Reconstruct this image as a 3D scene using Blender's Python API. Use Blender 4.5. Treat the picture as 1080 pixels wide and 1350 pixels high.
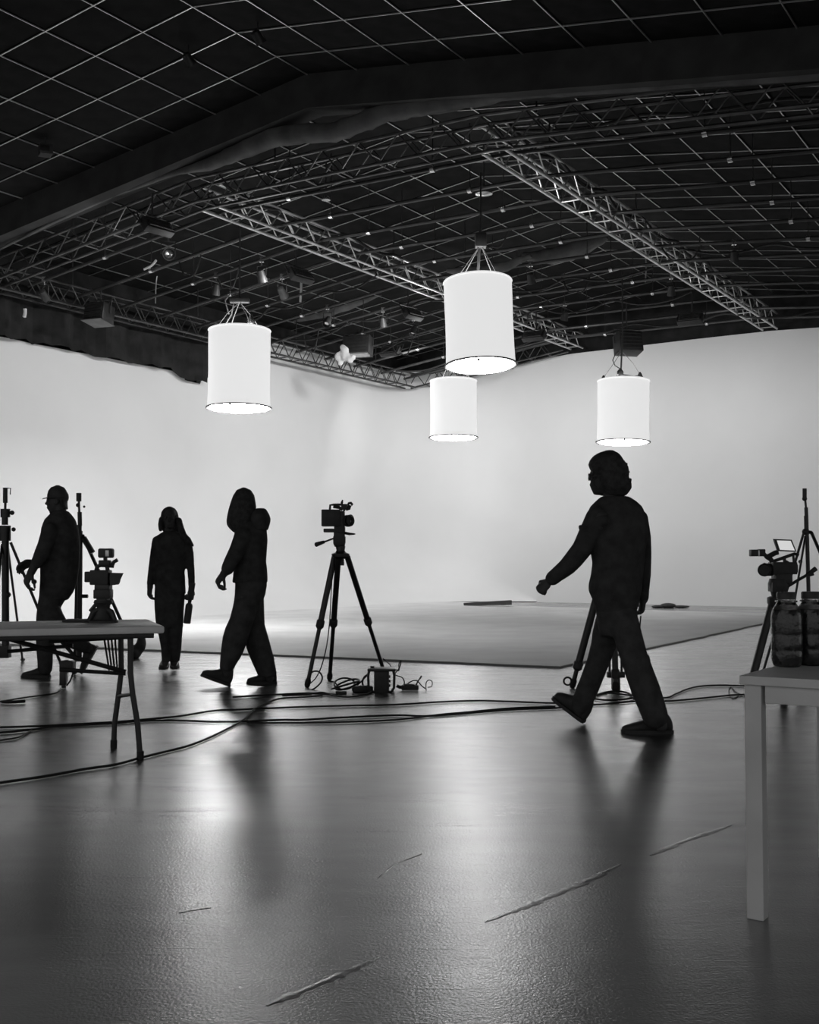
import bpy, bmesh, math, random
from math import sin, cos, pi, radians, tan, atan, sqrt
from mathutils import Vector, Matrix, Quaternion

for _o in list(bpy.data.objects):
    bpy.data.objects.remove(_o)
C = bpy.context.scene.collection
random.seed(7)

# ------------------------------------------------------------------ camera
FOC, CX, CY = 1544.0, 540.0, 675.0
PITCH = atan(60.0 / FOC)
CAMH = 1.11
cam_d = bpy.data.cameras.new('camera')
cam_d.sensor_fit = 'VERTICAL'
cam_d.sensor_height = 36.0
cam_d.lens = 36.0 * FOC / 1350.0
cam_d.clip_end = 200
cam = bpy.data.objects.new('camera', cam_d)
C.objects.link(cam)
cam.location = (0, 0, CAMH)
cam.rotation_euler = (pi / 2 + PITCH, 0, 0)
bpy.context.scene.camera = cam

# ------------------------------------------------------------------ world, exposure
world = bpy.data.worlds.new('world')
bpy.context.scene.world = world
world.use_nodes = True
bg = world.node_tree.nodes['Background']
bg.inputs['Color'].default_value = (1, 1, 1, 1)
WORLD_STRENGTH = 0.45
bg.inputs['Strength'].default_value = WORLD_STRENGTH
vs = bpy.context.scene.view_settings
vs.view_transform = 'Standard'
vs.look = 'None'
vs.exposure = 0.0
vs.gamma = 1.0
vs.use_curve_mapping = False

# ------------------------------------------------------------------ coordinates
TH = radians(31.35)
SU, CU = sin(TH), cos(TH)

def R(u, v, z=0.0):
    """room coordinates: u runs along the left wall, v along the back wall towards the left"""
    return Vector((u * SU - v * CU, u * CU + v * SU, z))

RU, RV, RZ = Vector((SU, CU, 0)), Vector((-CU, SU, 0)), Vector((0, 0, 1))

def ray(px, py):
    x, up = (px - CX) / FOC, (CY - py) / FOC
    return Vector((x, cos(PITCH) - up * sin(PITCH), sin(PITCH) + up * cos(PITCH)))

def at(px, py, Y):
    d = ray(px, py)
    return Vector((0, 0, CAMH)) + d * (Y / d.y)

def onz(px, py, z=0.0):
    d = ray(px, py)
    return Vector((0, 0, CAMH)) + d * ((z - CAMH) / d.z)

def onu(px, py, u):
    d = ray(px, py)
    return Vector((0, 0, CAMH)) + d * (u / (d.x * SU + d.y * CU))

def onv(px, py, v):
    d = ray(px, py)
    return Vector((0, 0, CAMH)) + d * (v / (-d.x * CU + d.y * SU))

# ------------------------------------------------------------------ big lights (floods added to the rig to brighten the white walls)
ADDED_FLOODS = []
def added_flood_lamp(u, v, z, tu, tv, tz, watts, sx=0.5, sy=0.2):
    l = bpy.data.lights.new('flood', 'AREA')
    l.shape = 'RECTANGLE'
    l.size, l.size_y = sx, sy
    l.energy = watts
    l.spread = radians(125)
    o = bpy.data.objects.new('added_flood_lamp', l)
    C.objects.link(o)
    p, t = R(u, v, z), R(tu, tv, tz)
    o.location = p
    o.rotation_euler = (t - p).to_track_quat('-Z', 'Y').to_euler()
    ADDED_FLOODS.append((p, t, sx, sy))
for v_, w_ in ((14.2, 27), (10.6, 27), (7.2, 20), (3.6, 15)):
    added_flood_lamp(22.55, v_, 5.75 if v_ > 6 else 5.2, 26.6, v_, 2.8, w_ * 1.62)
for u_, w_ in ((12.2, 22), (15.6, 21), (19.2, 29), (22.6, 25)):
    added_flood_lamp(u_, 11.7, 5.75, u_ + .5, 16.25, 2.8, w_ * 1.62)

# ------------------------------------------------------------------ materials
MATS = {}
def mat(name, g, rough=0.6, metal=0.0, var=0.15, scale=8.0, bump=0.0, bscale=60.0, stretch=(1, 1, 1), spec=0.5, emit=None, trans=0.0):
    m = bpy.data.materials.new(name)
    m.use_nodes = True
    nt = m.node_tree
    b = nt.nodes['Principled BSDF']
    tc = nt.nodes.new('ShaderNodeTexCoord')
    mp = nt.nodes.new('ShaderNodeMapping')
    mp.inputs['Scale'].default_value = stretch
    nz = nt.nodes.new('ShaderNodeTexNoise')
    nz.inputs['Scale'].default_value = scale
    nz.inputs['Detail'].default_value = 6
    rp = nt.nodes.new('ShaderNodeValToRGB')
    a, c = max(0, g * (1 - var)), min(1, g * (1 + var))
    rp.color_ramp.elements[0].position = .3
    rp.color_ramp.elements[1].position = .7
    rp.color_ramp.elements[0].color = (a, a, a, 1)
    rp.color_ramp.elements[1].color = (c, c, c, 1)
    nt.links.new(tc.outputs['Object'], mp.inputs['Vector'])
    nt.links.new(mp.outputs['Vector'], nz.inputs['Vector'])
    nt.links.new(nz.outputs['Fac'], rp.inputs['Fac'])
    nt.links.new(rp.outputs['Color'], b.inputs['Base Color'])
    b.inputs['Roughness'].default_value = rough
    b.inputs['Metallic'].default_value = metal
    b.inputs['Specular IOR Level'].default_value = spec
    if trans:
        b.inputs['Transmission Weight'].default_value = trans
    if emit:
        b.inputs['Emission Color'].default_value = (1, 1, 1, 1)
        b.inputs['Emission Strength'].default_value = emit
    if bump:
        n2 = nt.nodes.new('ShaderNodeTexNoise')
        n2.inputs['Scale'].default_value = bscale
        n2.inputs['Detail'].default_value = 4
        bp = nt.nodes.new('ShaderNodeBump')
        bp.inputs['Strength'].default_value = bump
        bp.inputs['Distance'].default_value = .01
        nt.links.new(mp.outputs['Vector'], n2.inputs['Vector'])
        nt.links.new(n2.outputs['Fac'], bp.inputs['Height'])
        nt.links.new(bp.outputs['Normal'], b.inputs['Normal'])
    MATS[name] = m
    return m

M_wall = mat('white_wall_paint', .80, .75, var=.03, scale=.6, spec=.2)
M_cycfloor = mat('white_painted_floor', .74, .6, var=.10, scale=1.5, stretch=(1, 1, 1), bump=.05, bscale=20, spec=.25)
def painted_light_fade(m, lo, hi):
    # bright fade towards the lit cove, painted into the floor colour
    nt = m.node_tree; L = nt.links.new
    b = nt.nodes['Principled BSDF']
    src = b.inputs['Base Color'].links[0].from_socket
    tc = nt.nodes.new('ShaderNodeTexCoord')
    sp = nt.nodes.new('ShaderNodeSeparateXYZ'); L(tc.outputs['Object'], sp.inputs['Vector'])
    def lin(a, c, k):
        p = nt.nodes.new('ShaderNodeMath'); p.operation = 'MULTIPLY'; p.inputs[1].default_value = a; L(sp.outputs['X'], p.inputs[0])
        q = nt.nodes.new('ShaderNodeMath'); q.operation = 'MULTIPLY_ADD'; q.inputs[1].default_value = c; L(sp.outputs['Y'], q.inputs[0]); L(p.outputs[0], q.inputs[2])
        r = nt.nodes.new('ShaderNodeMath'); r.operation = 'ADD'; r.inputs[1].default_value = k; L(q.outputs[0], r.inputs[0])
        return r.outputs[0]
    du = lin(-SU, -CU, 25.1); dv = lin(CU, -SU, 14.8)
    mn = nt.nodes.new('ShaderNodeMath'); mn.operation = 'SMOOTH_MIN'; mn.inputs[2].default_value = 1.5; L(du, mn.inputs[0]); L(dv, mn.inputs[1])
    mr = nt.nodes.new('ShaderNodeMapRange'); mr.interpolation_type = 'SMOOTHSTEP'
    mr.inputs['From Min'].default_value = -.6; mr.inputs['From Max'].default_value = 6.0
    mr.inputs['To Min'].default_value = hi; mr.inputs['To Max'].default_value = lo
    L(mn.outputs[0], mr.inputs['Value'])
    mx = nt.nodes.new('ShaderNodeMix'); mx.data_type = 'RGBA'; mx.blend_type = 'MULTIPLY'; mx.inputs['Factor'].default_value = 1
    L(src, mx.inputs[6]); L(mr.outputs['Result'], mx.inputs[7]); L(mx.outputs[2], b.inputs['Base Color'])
painted_light_fade(M_cycfloor, .42, 1.0)
M_drape = mat('black_drape', .026, .95, var=.4, scale=3, bump=.4, bscale=9, spec=.1)
M_panel = mat('black_ceiling_panel', .016, .9, var=.3, scale=4, bump=.1, bscale=80, spec=.06)
M_tbar = mat('grey_grid_bar', .5, .36, var=.4, scale=1.3, metal=.75)
M_beam = mat('dark_beam', .06, .9, var=.2, scale=3, spec=.1)
M_roll = mat('grey_rolled_cloth', .13, .9, var=.35, scale=3, bump=.5, bscale=7, spec=.1)
M_steel = mat('truss_aluminium', .62, .33, metal=.75, var=.3, scale=3)
M_darksteel = mat('dark_truss_steel', .10, .35, metal=.8, var=.5, scale=3)
M_pipe = mat('dark_pipe', .05, .42, metal=.4, var=.3, scale=5)
M_chrome = mat('clamp_steel', .7, .25, metal=1.0, var=.1, scale=9)
M_black = mat('black_plastic', .04, .5, var=.25, scale=12, spec=.35)
M_blackmetal = mat('black_metal', .03, .38, metal=.3, var=.25, scale=10)
M_rubber = mat('black_rubber', .02, .6, var=.2, scale=20, spec=.3)
M_glass = mat('lens_glass', .02, .08, var=.05, scale=3, spec=.8)
M_screen = mat('monitor_screen', .04, .3, var=.1, scale=3, emit=.62)
M_cloth1 = mat('black_cloth', .058, .95, var=.25, scale=14, bump=.3, bscale=40, spec=.1)
M_cloth2 = mat('charcoal_cloth', .068, .95, var=.25, scale=14, bump=.3, bscale=40, spec=.1)
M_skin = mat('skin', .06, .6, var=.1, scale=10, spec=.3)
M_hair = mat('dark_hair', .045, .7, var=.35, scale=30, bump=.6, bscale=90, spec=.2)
M_shoe = mat('dark_shoe', .05, .6, var=.2, scale=14, spec=.3)
M_sole = mat('shoe_sole', .035, .7, var=.2, scale=14)
M_eye = mat('eye', .05, .3, var=.1)
M_tabletop = mat('grey_table_plastic', .8, .55, var=.1, scale=5, bump=.1, bscale=90)
M_tableleg = mat('dark_table_leg', .04, .4, metal=.4, var=.2)
M_tablewood = mat('white_painted_table', .66, .55, var=.08, scale=6, bump=.1, bscale=30)
M_jar = mat('clear_jar_plastic', .85, .06, var=.05, scale=16, bump=.5, bscale=28, spec=.6, trans=1.0)
M_fill = mat('dark_jar_contents', .03, .4, var=.6, scale=40, bump=1.0, bscale=60, spec=.6)
M_label = mat('jar_label', .05, .5, var=.5, scale=60)
M_shade = mat('lantern_fabric', .7, .9, var=.02, scale=6, emit=.70, spec=.1)
M_top = mat('lantern_top_glow', .7, .9, var=.02, scale=6, emit=12.0, spec=.1)  # unseen glowing disc added on each lantern to light the ceiling grid
M_diff = mat('lantern_diffuser', .7, .9, var=.02, scale=6, emit=26.0, spec=.1)
M_diff_left = mat('lantern_diffuser_bright', .7, .9, var=.02, scale=6, emit=105.0, spec=.1)
M_ring = mat('lantern_hoop', .16, .5, metal=.3, var=.1)
M_strip = mat('white_tape', .6, .8, var=.1)
M_rope = mat('grey_rope', .12, .8, var=.1)
M_white = mat('white_crumpled_cloth', .75, .9, var=.08, scale=9, bump=.6, bscale=14)
M_seam = mat('floor_seam_filler', .20, .25, var=.4, scale=9, bump=.3, bscale=30, spec=.8)

def floor_material():
    m = bpy.data.materials.new('polished_concrete')
    m.use_nodes = True
    nt = m.node_tree
    b = nt.nodes['Principled BSDF']
    L = nt.links.new
    tc = nt.nodes.new('ShaderNodeTexCoord')
    def noise(scale, detail=6, st=(1, 1, 1), rot=0.0):
        mp = nt.nodes.new('ShaderNodeMapping')
        mp.inputs['Scale'].default_value = st
        mp.inputs['Rotation'].default_value = (0, 0, rot)
        n = nt.nodes.new('ShaderNodeTexNoise')
        n.inputs['Scale'].default_value = scale
        n.inputs['Detail'].default_value = detail
        L(tc.outputs['Object'], mp.inputs['Vector'])
        L(mp.outputs['Vector'], n.inputs['Vector'])
        return n
    n1 = noise(.9)
    rp = nt.nodes.new('ShaderNodeValToRGB')
    rp.color_ramp.elements[0].position, rp.color_ramp.elements[1].position = .3, .72
    rp.color_ramp.elements[0].color = (.036, .036, .036, 1)
    rp.color_ramp.elements[1].color = (.062, .062, .062, 1)
    L(n1.outputs['Fac'], rp.inputs['Fac'])
    L(rp.outputs['Color'], b.inputs['Base Color'])
    n2 = noise(2.2, 5, (1, 3, 1), .5)
    mr = nt.nodes.new('ShaderNodeMapRange')
    mr.inputs['From Min'].default_value, mr.inputs['From Max'].default_value = .3, .7
    mr.inputs['To Min'].default_value, mr.inputs['To Max'].default_value = .40, .48
    L(n2.outputs['Fac'], mr.inputs['Value'])
    L(mr.outputs['Result'], b.inputs['Roughness'])
    n3 = noise(1.1, 6, (1, 2.2, 1), -.5)
    mr2 = nt.nodes.new('ShaderNodeMapRange')
    mr2.inputs['From Min'].default_value, mr2.inputs['From Max'].default_value = .3, .7
    mr2.inputs['To Min'].default_value, mr2.inputs['To Max'].default_value = .20, .26
    L(n3.outputs['Fac'], mr2.inputs['Value'])
    L(mr2.outputs['Result'], b.inputs['Coat Roughness'])
    b.inputs['Specular IOR Level'].default_value = .5
    b.inputs['IOR'].default_value = 1.65
    b.inputs['Coat Weight'].default_value = 1.0
    b.inputs['Coat Roughness'].default_value = .215
    b.inputs['Coat IOR'].default_value = 1.9

    g = noise(110, 3)
    s = noise(26, 4, (1, 1.6, 1), -.5)
    w = noise(1.6, 2)
    def mul(n, k):
        q = nt.nodes.new('ShaderNodeMath'); q.operation = 'MULTIPLY'
        q.inputs[1].default_value = k
        L(n.outputs['Fac'], q.inputs[0])
        return q
    # scuffs running along the floor joints
    sc = noise(3.0, 8, (1, 14, 1), -1.15)
    sr = nt.nodes.new('ShaderNodeMapRange')
    sr.inputs['From Min'].default_value, sr.inputs['From Max'].default_value = .60, .72
    L(sc.outputs['Fac'], sr.inputs['Value'])
    a0 = nt.nodes.new('ShaderNodeMath'); a0.operation = 'MULTIPLY'; a0.inputs[1].default_value = .25
    L(sr.outputs['Result'], a0.inputs[0])
    a3 = nt.nodes.new('ShaderNodeMath'); a3.operation = 'ADD'
    a1 = nt.nodes.new('ShaderNodeMath'); a1.operation = 'ADD'
    a2 = nt.nodes.new('ShaderNodeMath'); a2.operation = 'ADD'
    L(mul(g, .9).outputs[0], a1.inputs[0]); L(mul(s, .5).outputs[0], a1.inputs[1])
    L(a1.outputs[0], a2.inputs[0]); L(mul(w, 1.2).outputs[0], a2.inputs[1])
    bp = nt.nodes.new('ShaderNodeBump')
    bp.inputs['Strength'].default_value = .25
    bp.inputs['Distance'].default_value = .005
    L(a2.outputs[0], a3.inputs[0]); L(a0.outputs[0], a3.inputs[1])
    L(a3.outputs[0], bp.inputs['Height'])
    L(bp.outputs['Normal'], b.inputs['Normal'])
    L(bp.outputs['Normal'], b.inputs['Coat Normal'])
    return m
M_floor = floor_material()

# ------------------------------------------------------------------ mesh helpers
class MB:
    def __init__(self):
        self.v, self.f = [], []
    def add(self, vs_, fs_):
        o = len(self.v)
        self.v += [Vector(p) for p in vs_]
        self.f += [tuple(i + o for i in f) for f in fs_]
        return self
    def box(self, c, s, rot=None, bev=0.0):
        bm = bmesh.new()
        bmesh.ops.create_cube(bm, size=1)
        bmesh.ops.scale(bm, vec=s, verts=bm.verts)
        if bev:
            bmesh.ops.bevel(bm, geom=bm.edges[:], offset=bev, segments=2, affect='EDGES', profile=.5)
        mx = Matrix.Translation(c) @ (rot.to_4x4() if rot else Matrix.Identity(4))
        bmesh.ops.transform(bm, matrix=mx, verts=bm.verts)
        bm.verts.index_update()
        self.add([v.co.copy() for v in bm.verts], [[v.index for v in f.verts] for f in bm.faces])
        bm.free()
        return self
    def rings(self, rings, cap=True):
        n = len(rings[0]); o = len(self.v)
        for r in rings:
            self.v += r
        for i in range(len(rings) - 1):
            for j in range(n):
                k = (j + 1) % n
                self.f.append((o + i * n + j, o + i * n + k, o + (i + 1) * n + k, o + (i + 1) * n + j))
        if cap:
            self.f.append(tuple(o + j for j in reversed(range(n))))
            e = o + (len(rings) - 1) * n
            self.f.append(tuple(e + j for j in range(n)))
        return self
    def tube(self, pts, r, n=8):
        pts = [Vector(p) for p in pts]
        if not isinstance(r, (list, tuple)):
            r = [r] * len(pts)
        rings, ref = [], None
        for i, p in enumerate(pts):
            t = (pts[min(i + 1, len(pts) - 1)] - pts[max(i - 1, 0)]).normalized()
            if ref is None:
                ref = Vector((0, 0, 1)) if abs(t.z) < .9 else Vector((1, 0, 0))
            a = (ref - t * ref.dot(t)).normalized()
            b = t.cross(a); ref = a
            rings.append([p + (a * cos(2 * pi * j / n) + b * sin(2 * pi * j / n)) * r[i] for j in range(n)])
        return self.rings(rings)
    def chain(self, secs, n=16):
        """secs: (centre, half width seen, half depth); sections are square to the chain"""
        rings = []
        for i, (p, ra, rb) in enumerate(secs):
            t = (secs[min(i + 1, len(secs) - 1)][0] - secs[max(i - 1, 0)][0]).normalized()
            d = Vector((0, 1, 0)); d = (d - t * d.dot(t)).normalized()
            a = t.cross(d)
            rings.append([p + a * cos(2 * pi * j / n) * ra + d * sin(2 * pi * j / n) * rb for j in range(n)])
        for end, nb in ((0, 1), (-1, -2)):
            pass
        return self.rings(rings)
    def stack(self, secs, n=20):
        """secs: (centre, half x, half y), level sections"""
        return self.rings([[p + Vector((cos(2 * pi * j / n) * a, sin(2 * pi * j / n) * b, 0)) for j in range(n)] for p, a, b in secs])
    def ell(self, c, rx, ry, rz, rot=None, seg=16, rg=10):
        bm = bmesh.new()
        bmesh.ops.create_uvsphere(bm, u_segments=seg, v_segments=rg, radius=1)
        mx = Matrix.Translation(c) @ (rot.to_4x4() if rot else Matrix.Identity(4)) @ Matrix.Diagonal((rx, ry, rz, 1))
        bmesh.ops.transform(bm, matrix=mx, verts=bm.verts)
        bm.verts.index_update()
        self.add([v.co.copy() for v in bm.verts], [[v.index for v in f.verts] for f in bm.faces])
        bm.free()
        return self
    def lathe(self, c, prof, ax=Vector((0, 0, 1)), n=20):
        """prof: (distance along axis, radius)"""
        ax = ax.normalized()
        ref = Vector((1, 0, 0)) if abs(ax.x) < .9 else Vector((0, 1, 0))
        a = (ref - ax * ref.dot(ax)).normalized(); b = ax.cross(a)
        return self.rings([[c + ax * h + (a * cos(2 * pi * j / n) + b * sin(2 * pi * j / n)) * max(r, 1e-4) for j in range(n)] for h, r in prof])
    def torus(self, c, Rr, r, ax=Vector((0, 0, 1)), n=40, m=8, a0=0, a1=2 * pi):
        ax = ax.normalized()
        ref = Vector((1, 0, 0)) if abs(ax.x) < .9 else Vector((0, 1, 0))
        a = (ref - ax * ref.dot(ax)).normalized(); b = ax.cross(a)
        full = abs(a1 - a0 - 2 * pi) < 1e-4
        o = len(self.v)
        k = n if full else n + 1
        for i in range(k):
            t = a0 + (a1 - a0) * i / n
            d = a * cos(t) + b * sin(t)
            for j in range(m):
                s = 2 * pi * j / m
                self.v.append(c + d * (Rr + r * cos(s)) + ax * r * sin(s))
        for i in range(n if full else n):
            i2 = (i + 1) % k
            for j in range(m):
                j2 = (j + 1) % m
                self.f.append((o + i * m + j, o + i2 * m + j, o + i2 * m + j2, o + i * m + j2))
        return self
    def mesh(self, name, off=Vector((0, 0, 0)), smooth=True, ang=40):
        me = bpy.data.meshes.new(name)
        me.from_pydata([v - off for v in self.v], [], self.f)
        bm = bmesh.new(); bm.from_mesh(me)
        bmesh.ops.recalc_face_normals(bm, faces=bm.faces)
        if smooth:
            for f in bm.faces:
                f.smooth = True
            for e in bm.edges:
                if len(e.link_faces) == 2 and e.calc_face_angle(0) > radians(ang):
                    e.smooth = False
        bm.to_mesh(me); bm.free()
        return me
    def build(self, name, m, parent=None, smooth=True):
        root = parent
        while root is not None and root.parent is not None:
            root = root.parent
        off = root.location if root is not None else Vector((0, 0, 0))
        me = self.mesh(name, off, smooth)
        me.materials.append(m)
        o = bpy.data.objects.new(name, me)
        C.objects.link(o)
        if parent is not None:
            o.parent = parent
        return o

def tag(o, label=None, cat=None, group=None, kind=None):
    if label: o['label'] = label
    if cat: o['category'] = cat
    if group: o['group'] = group
    if kind: o['kind'] = kind
    return o

def thing(name, loc, label, cat, group=None):
    o = bpy.data.objects.new(name, None)
    o.empty_display_size = .1
    C.objects.link(o)
    o.location = loc
    return tag(o, label, cat, group)

def solo(mb, name, m, loc, label, cat, group=None, smooth=True):
    """a thing that is a single mesh, origin at loc"""
    me = mb.mesh(name, Vector(loc), smooth)
    me.materials.append(m)
    o = bpy.data.objects.new(name, me)
    C.objects.link(o)
    o.location = loc
    return tag(o, label, cat, group)

def bake(mb, name, m, parent, voxel=.01, smooth=4):
    root = parent
    while root.parent is not None:
        root = root.parent
    me = mb.mesh(name + '_raw', root.location)
    o = bpy.data.objects.new(name, me)
    C.objects.link(o)
    md = o.modifiers.new('r', 'REMESH'); md.mode = 'VOXEL'; md.voxel_size = voxel; md.use_smooth_shade = True
    if smooth:
        s = o.modifiers.new('s', 'SMOOTH'); s.iterations = smooth; s.factor = .5
    dg = bpy.context.evaluated_depsgraph_get()
    new = bpy.data.meshes.new_from_object(o.evaluated_get(dg))
    o.modifiers.clear()
    o.data = new
    bpy.data.meshes.remove(me)
    new.name = name
    new.materials.clear(); new.materials.append(m)
    for p in new.polygons: p.use_smooth = True
    o.parent = parent
    return o

UNIT = {}
def unit_bar(key, m, n=6, square=False):
    if key not in UNIT:
        mb = MB()
        if square:
            mb.box(Vector((0, 0, .5)), (2, 2, 1))
        else:
            mb.rings([[Vector((cos(2 * pi * j / n), sin(2 * pi * j / n), z)) for j in range(n)] for z in (0, 1)])
        me = mb.mesh(key, smooth=not square)
        me.materials.append(m)
        UNIT[key] = me
    return UNIT[key]

def bar(name, key, m, p0, p1, r, parent, r2=None, square=False):
    o = bpy.data.objects.new(name, unit_bar(key, m, square=square))
    C.objects.link(o)
    root = parent
    while root.parent is not None: root = root.parent
    d = p1 - p0
    o.parent = parent
    o.location = p0 - root.location
    o.rotation_mode = 'QUATERNION'
    o.rotation_quaternion = d.to_track_quat('Z', 'Y')
    o.scale = (r, r2 or r, d.length)
    return o
# ================================================================== SETTING
WALL_V, WALL_U = 16.25, 26.6
RIDGE_V, RIDGE_Z, RPITCH = 9.0, 7.41, .14
def roof_z(v):
    return RIDGE_Z - RPITCH * abs(v - RIDGE_V)
def rig_z(v):
    """bottom of the rigging grid: level between the long trusses, falling with the roof outside them"""
    if v > 11.3: return 6.21 - .14 * (v - 11.3)
    if v < 6.65: return 6.21 - .085 * (6.65 - v)
    return 6.21

fl = MB()
fl.add([R(-9, -14, 0), R(28.5, -14, 0), R(28.5, 18.5, 0), R(-9, 18.5, 0), R(-9, -14, -.2), R(28.5, -14, -.2), R(28.5, 18.5, -.2), R(-9, 18.5, -.2)],
       [(0, 1, 2, 3), (7, 6, 5, 4), (0, 4, 5, 1), (1, 5, 6, 2), (2, 6, 7, 3), (3, 7, 4, 0)])
floor = tag(fl.build('floor', M_floor, smooth=False), 'dark polished concrete floor with glossy streaked reflections', kind='structure')

def seam(pts, w, name='floor_seam'):
    mb = MB()
    P = [onz(x, y, 0) for x, y in pts]
    dense = []
    for a, b_ in zip(P[:-1], P[1:]):
        for k in range(10): dense.append(a.lerp(b_, k / 10))
    dense.append(P[-1])
    rings = []
    for i, p in enumerate(dense):
        t = (dense[min(i + 1, len(dense) - 1)] - dense[max(i - 1, 0)]).normalized()
        s = Vector((-t.y, t.x, 0))
        ww = w * (.55 + .6 * random.random()) * min(1, .25 + 4 * min(i, len(dense) - 1 - i) / len(dense))
        h = .0012 + .0008 * random.random()
        rings.append([p - s * ww - Vector((0, 0, .001)), p - s * ww * .2 + Vector((0, 0, h)), p + s * ww * .3 + Vector((0, 0, h * .7)), p + s * ww - Vector((0, 0, .001))])
    mb.rings(rings)
    return mb.build(name, M_seam, floor)
seam([(640, 1216), (700, 1192), (760, 1168), (818, 1140)], .034)
seam([(858, 1128), (900, 1110), (964, 1088)], .034)
seam([(352, 1326), (400, 1306), (450, 1285), (500, 1262)], .030)
seam([(236, 1204), (255, 1200), (278, 1197)], .008)
seam([(498, 1158), (520, 1140), (556, 1126)], .007)

# white painted cyclorama floor, slightly raised
def prism(poly, z0, z1, bev=.012):
    mb = MB(); n = len(poly)
    ctr = sum(poly, Vector((0, 0, 0))) / n
    def ring(k, z): return [Vector((p.x, p.y, z)) + (ctr - p).normalized() * k for p in poly]
    mb.rings([ring(0, z0), ring(0, z1 - bev), ring(bev, z1)])
    return mb
SLAB = .022
slab = [R(10.82, 4.83), R(10.55, 7.5), R(10.28, 9.9), R(9.7, 14.9), R(25.2, 14.9), R(25.2, 12.5), R(23.9, 12.3), R(23.1, 5.35), R(19.7, 5.12), R(15.0, 4.95)]
# densify with slight wobble on the near edges
poly = []
for i, p in enumerate(slab):
    q = slab[(i + 1) % len(slab)]
    n_ = 14 if i in (0, 1, 2, 7, 8, 9) else 2
    for k in range(n_):
        w = Vector((random.uniform(-.02, .02), random.uniform(-.02, .02), 0)) if k else Vector((0, 0, 0))
        poly.append(p.lerp(q, k / n_) + w)
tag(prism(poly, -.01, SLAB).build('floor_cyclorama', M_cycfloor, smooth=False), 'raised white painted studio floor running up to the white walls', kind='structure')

# white walls with a cove; heights follow the photograph
def left_top(u):
    return 4.87 if u < 18.0 else 5.62
def wall_sweep(path, name, label, cove=True):
    mb = MB(); rings = []
    for (p, inn, top, *cr_) in path:
        prof = []; CR = cr_[0] if cr_ else 1.5
        if cove:
            for k in range(9):
                a = pi / 2 * k / 8
                prof.append((CR * (1 - sin(a)), SLAB - .004 + CR * (1 - cos(a))))
        else:
            prof = [(0, 0)] + [(0, .2 * k) for k in range(1, 9)]
        for k in range(1, 9):
            prof.append((0, prof[8][1] + (top - prof[8][1]) * k / 8))
        r = [p + inn * d + Vector((0, 0, z)) for d, z in prof]
        r += [p - inn * .12 + Vector((0, 0, top)), p - inn * .12 + Vector((0, 0, -.05))]
        rings.append(r)
    mb.rings(rings)
    return tag(mb.build(name, M_wall), label, kind='structure')
path = []
us = [-4, 0, 4, 8] + [9 + .5 * k for k in range(18)]
for u in us:
    path.append((R(u, WALL_V), -RV, left_top(u) + random.uniform(-.015, .015)))
path += [(R(17.85, WALL_V), -RV, 4.83), (R(17.88, WALL_V), -RV, 4.72), (R(18.35, WALL_V), -RV, 4.70), (R(18.4, WALL_V), -RV, 4.86), (R(18.75, WALL_V), -RV, 4.86), (R(18.8, WALL_V), -RV, 5.0), (R(19.3, WALL_V), -RV, 5.45)]
for u in (20, 21, 22, 23, 24, 24.8):
    path.append((R(u, WALL_V), -RV, 5.95))
for k in range(0, 9):
    a = pi / 2 * k / 8
    c = R(24.9, 14.55)
    d = RV * cos(a) + RU * sin(a)
    path.append((c + d * 1.7, -d, 5.95 + .04 * k / 8))
for v, t, cr in ((14.2, 6.0, 1.25), (13.8, 6.0, .9), (13.4, 6.01, .55), (12.9, 6.02, .25), (12.5, 6.07, .05)):
    path.append((R(WALL_U, v), -RU, t, cr))
path.sort(key=lambda q: 0)
wall_sweep(path, 'wall_left', 'white seamless studio wall curving into the floor on the left')
path = []
for v, t in ((12.5, 6.07), (12, 6.10), (11.5, 6.13), (10, 6.16), (8.5, 6.19), (6.7, 6.21), (5.7, 6.18), (4, 6.15), (0, 6.0), (-5, 5.6), (-12, 4.6)):
    path.append((R(WALL_U, v), -RU, t))
wall_sweep(path, 'wall_right', 'plain white studio back wall on the right', cove=False)

# black outer walls up to the roof, ragged black drape along the left wall top
mb = MB()
def slabwall(mb, a, b, z0, z1a, z1b, t):
    mb.add([Vector((a.x, a.y, z0)), Vector((b.x, b.y, z0)), Vector((b.x, b.y, z1b)), Vector((a.x, a.y, z1a))] +
           [Vector((a.x, a.y, z0)) + t, Vector((b.x, b.y, z0)) + t, Vector((b.x, b.y, z1b)) + t, Vector((a.x, a.y, z1a)) + t],
           [(0, 1, 2, 3), (7, 6, 5, 4), (0, 4, 5, 1), (1, 5, 6, 2), (2, 6, 7, 3), (3, 7, 4, 0)])
slabwall(mb, R(-4, WALL_V + .2), R(27.3, WALL_V + .2), 0, 6.6, 6.6, RV * .15)
tag(mb.build('wall_outer_left', M_drape, smooth=False), 'black outer wall above the white wall on the left', kind='structure')
mb = MB()
slabwall(mb, R(WALL_U + .2, WALL_V + .3), R(WALL_U + .2, RIDGE_V), 0, 6.55, 7.62, RU * .15)
slabwall(mb, R(WALL_U + .2, RIDGE_V), R(WALL_U + .2, -12), 0, 7.62, 4.66, RU * .15)
tag(mb.build('wall_outer_right', M_drape, smooth=False), 'black outer wall above the white back wall', kind='structure')

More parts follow.
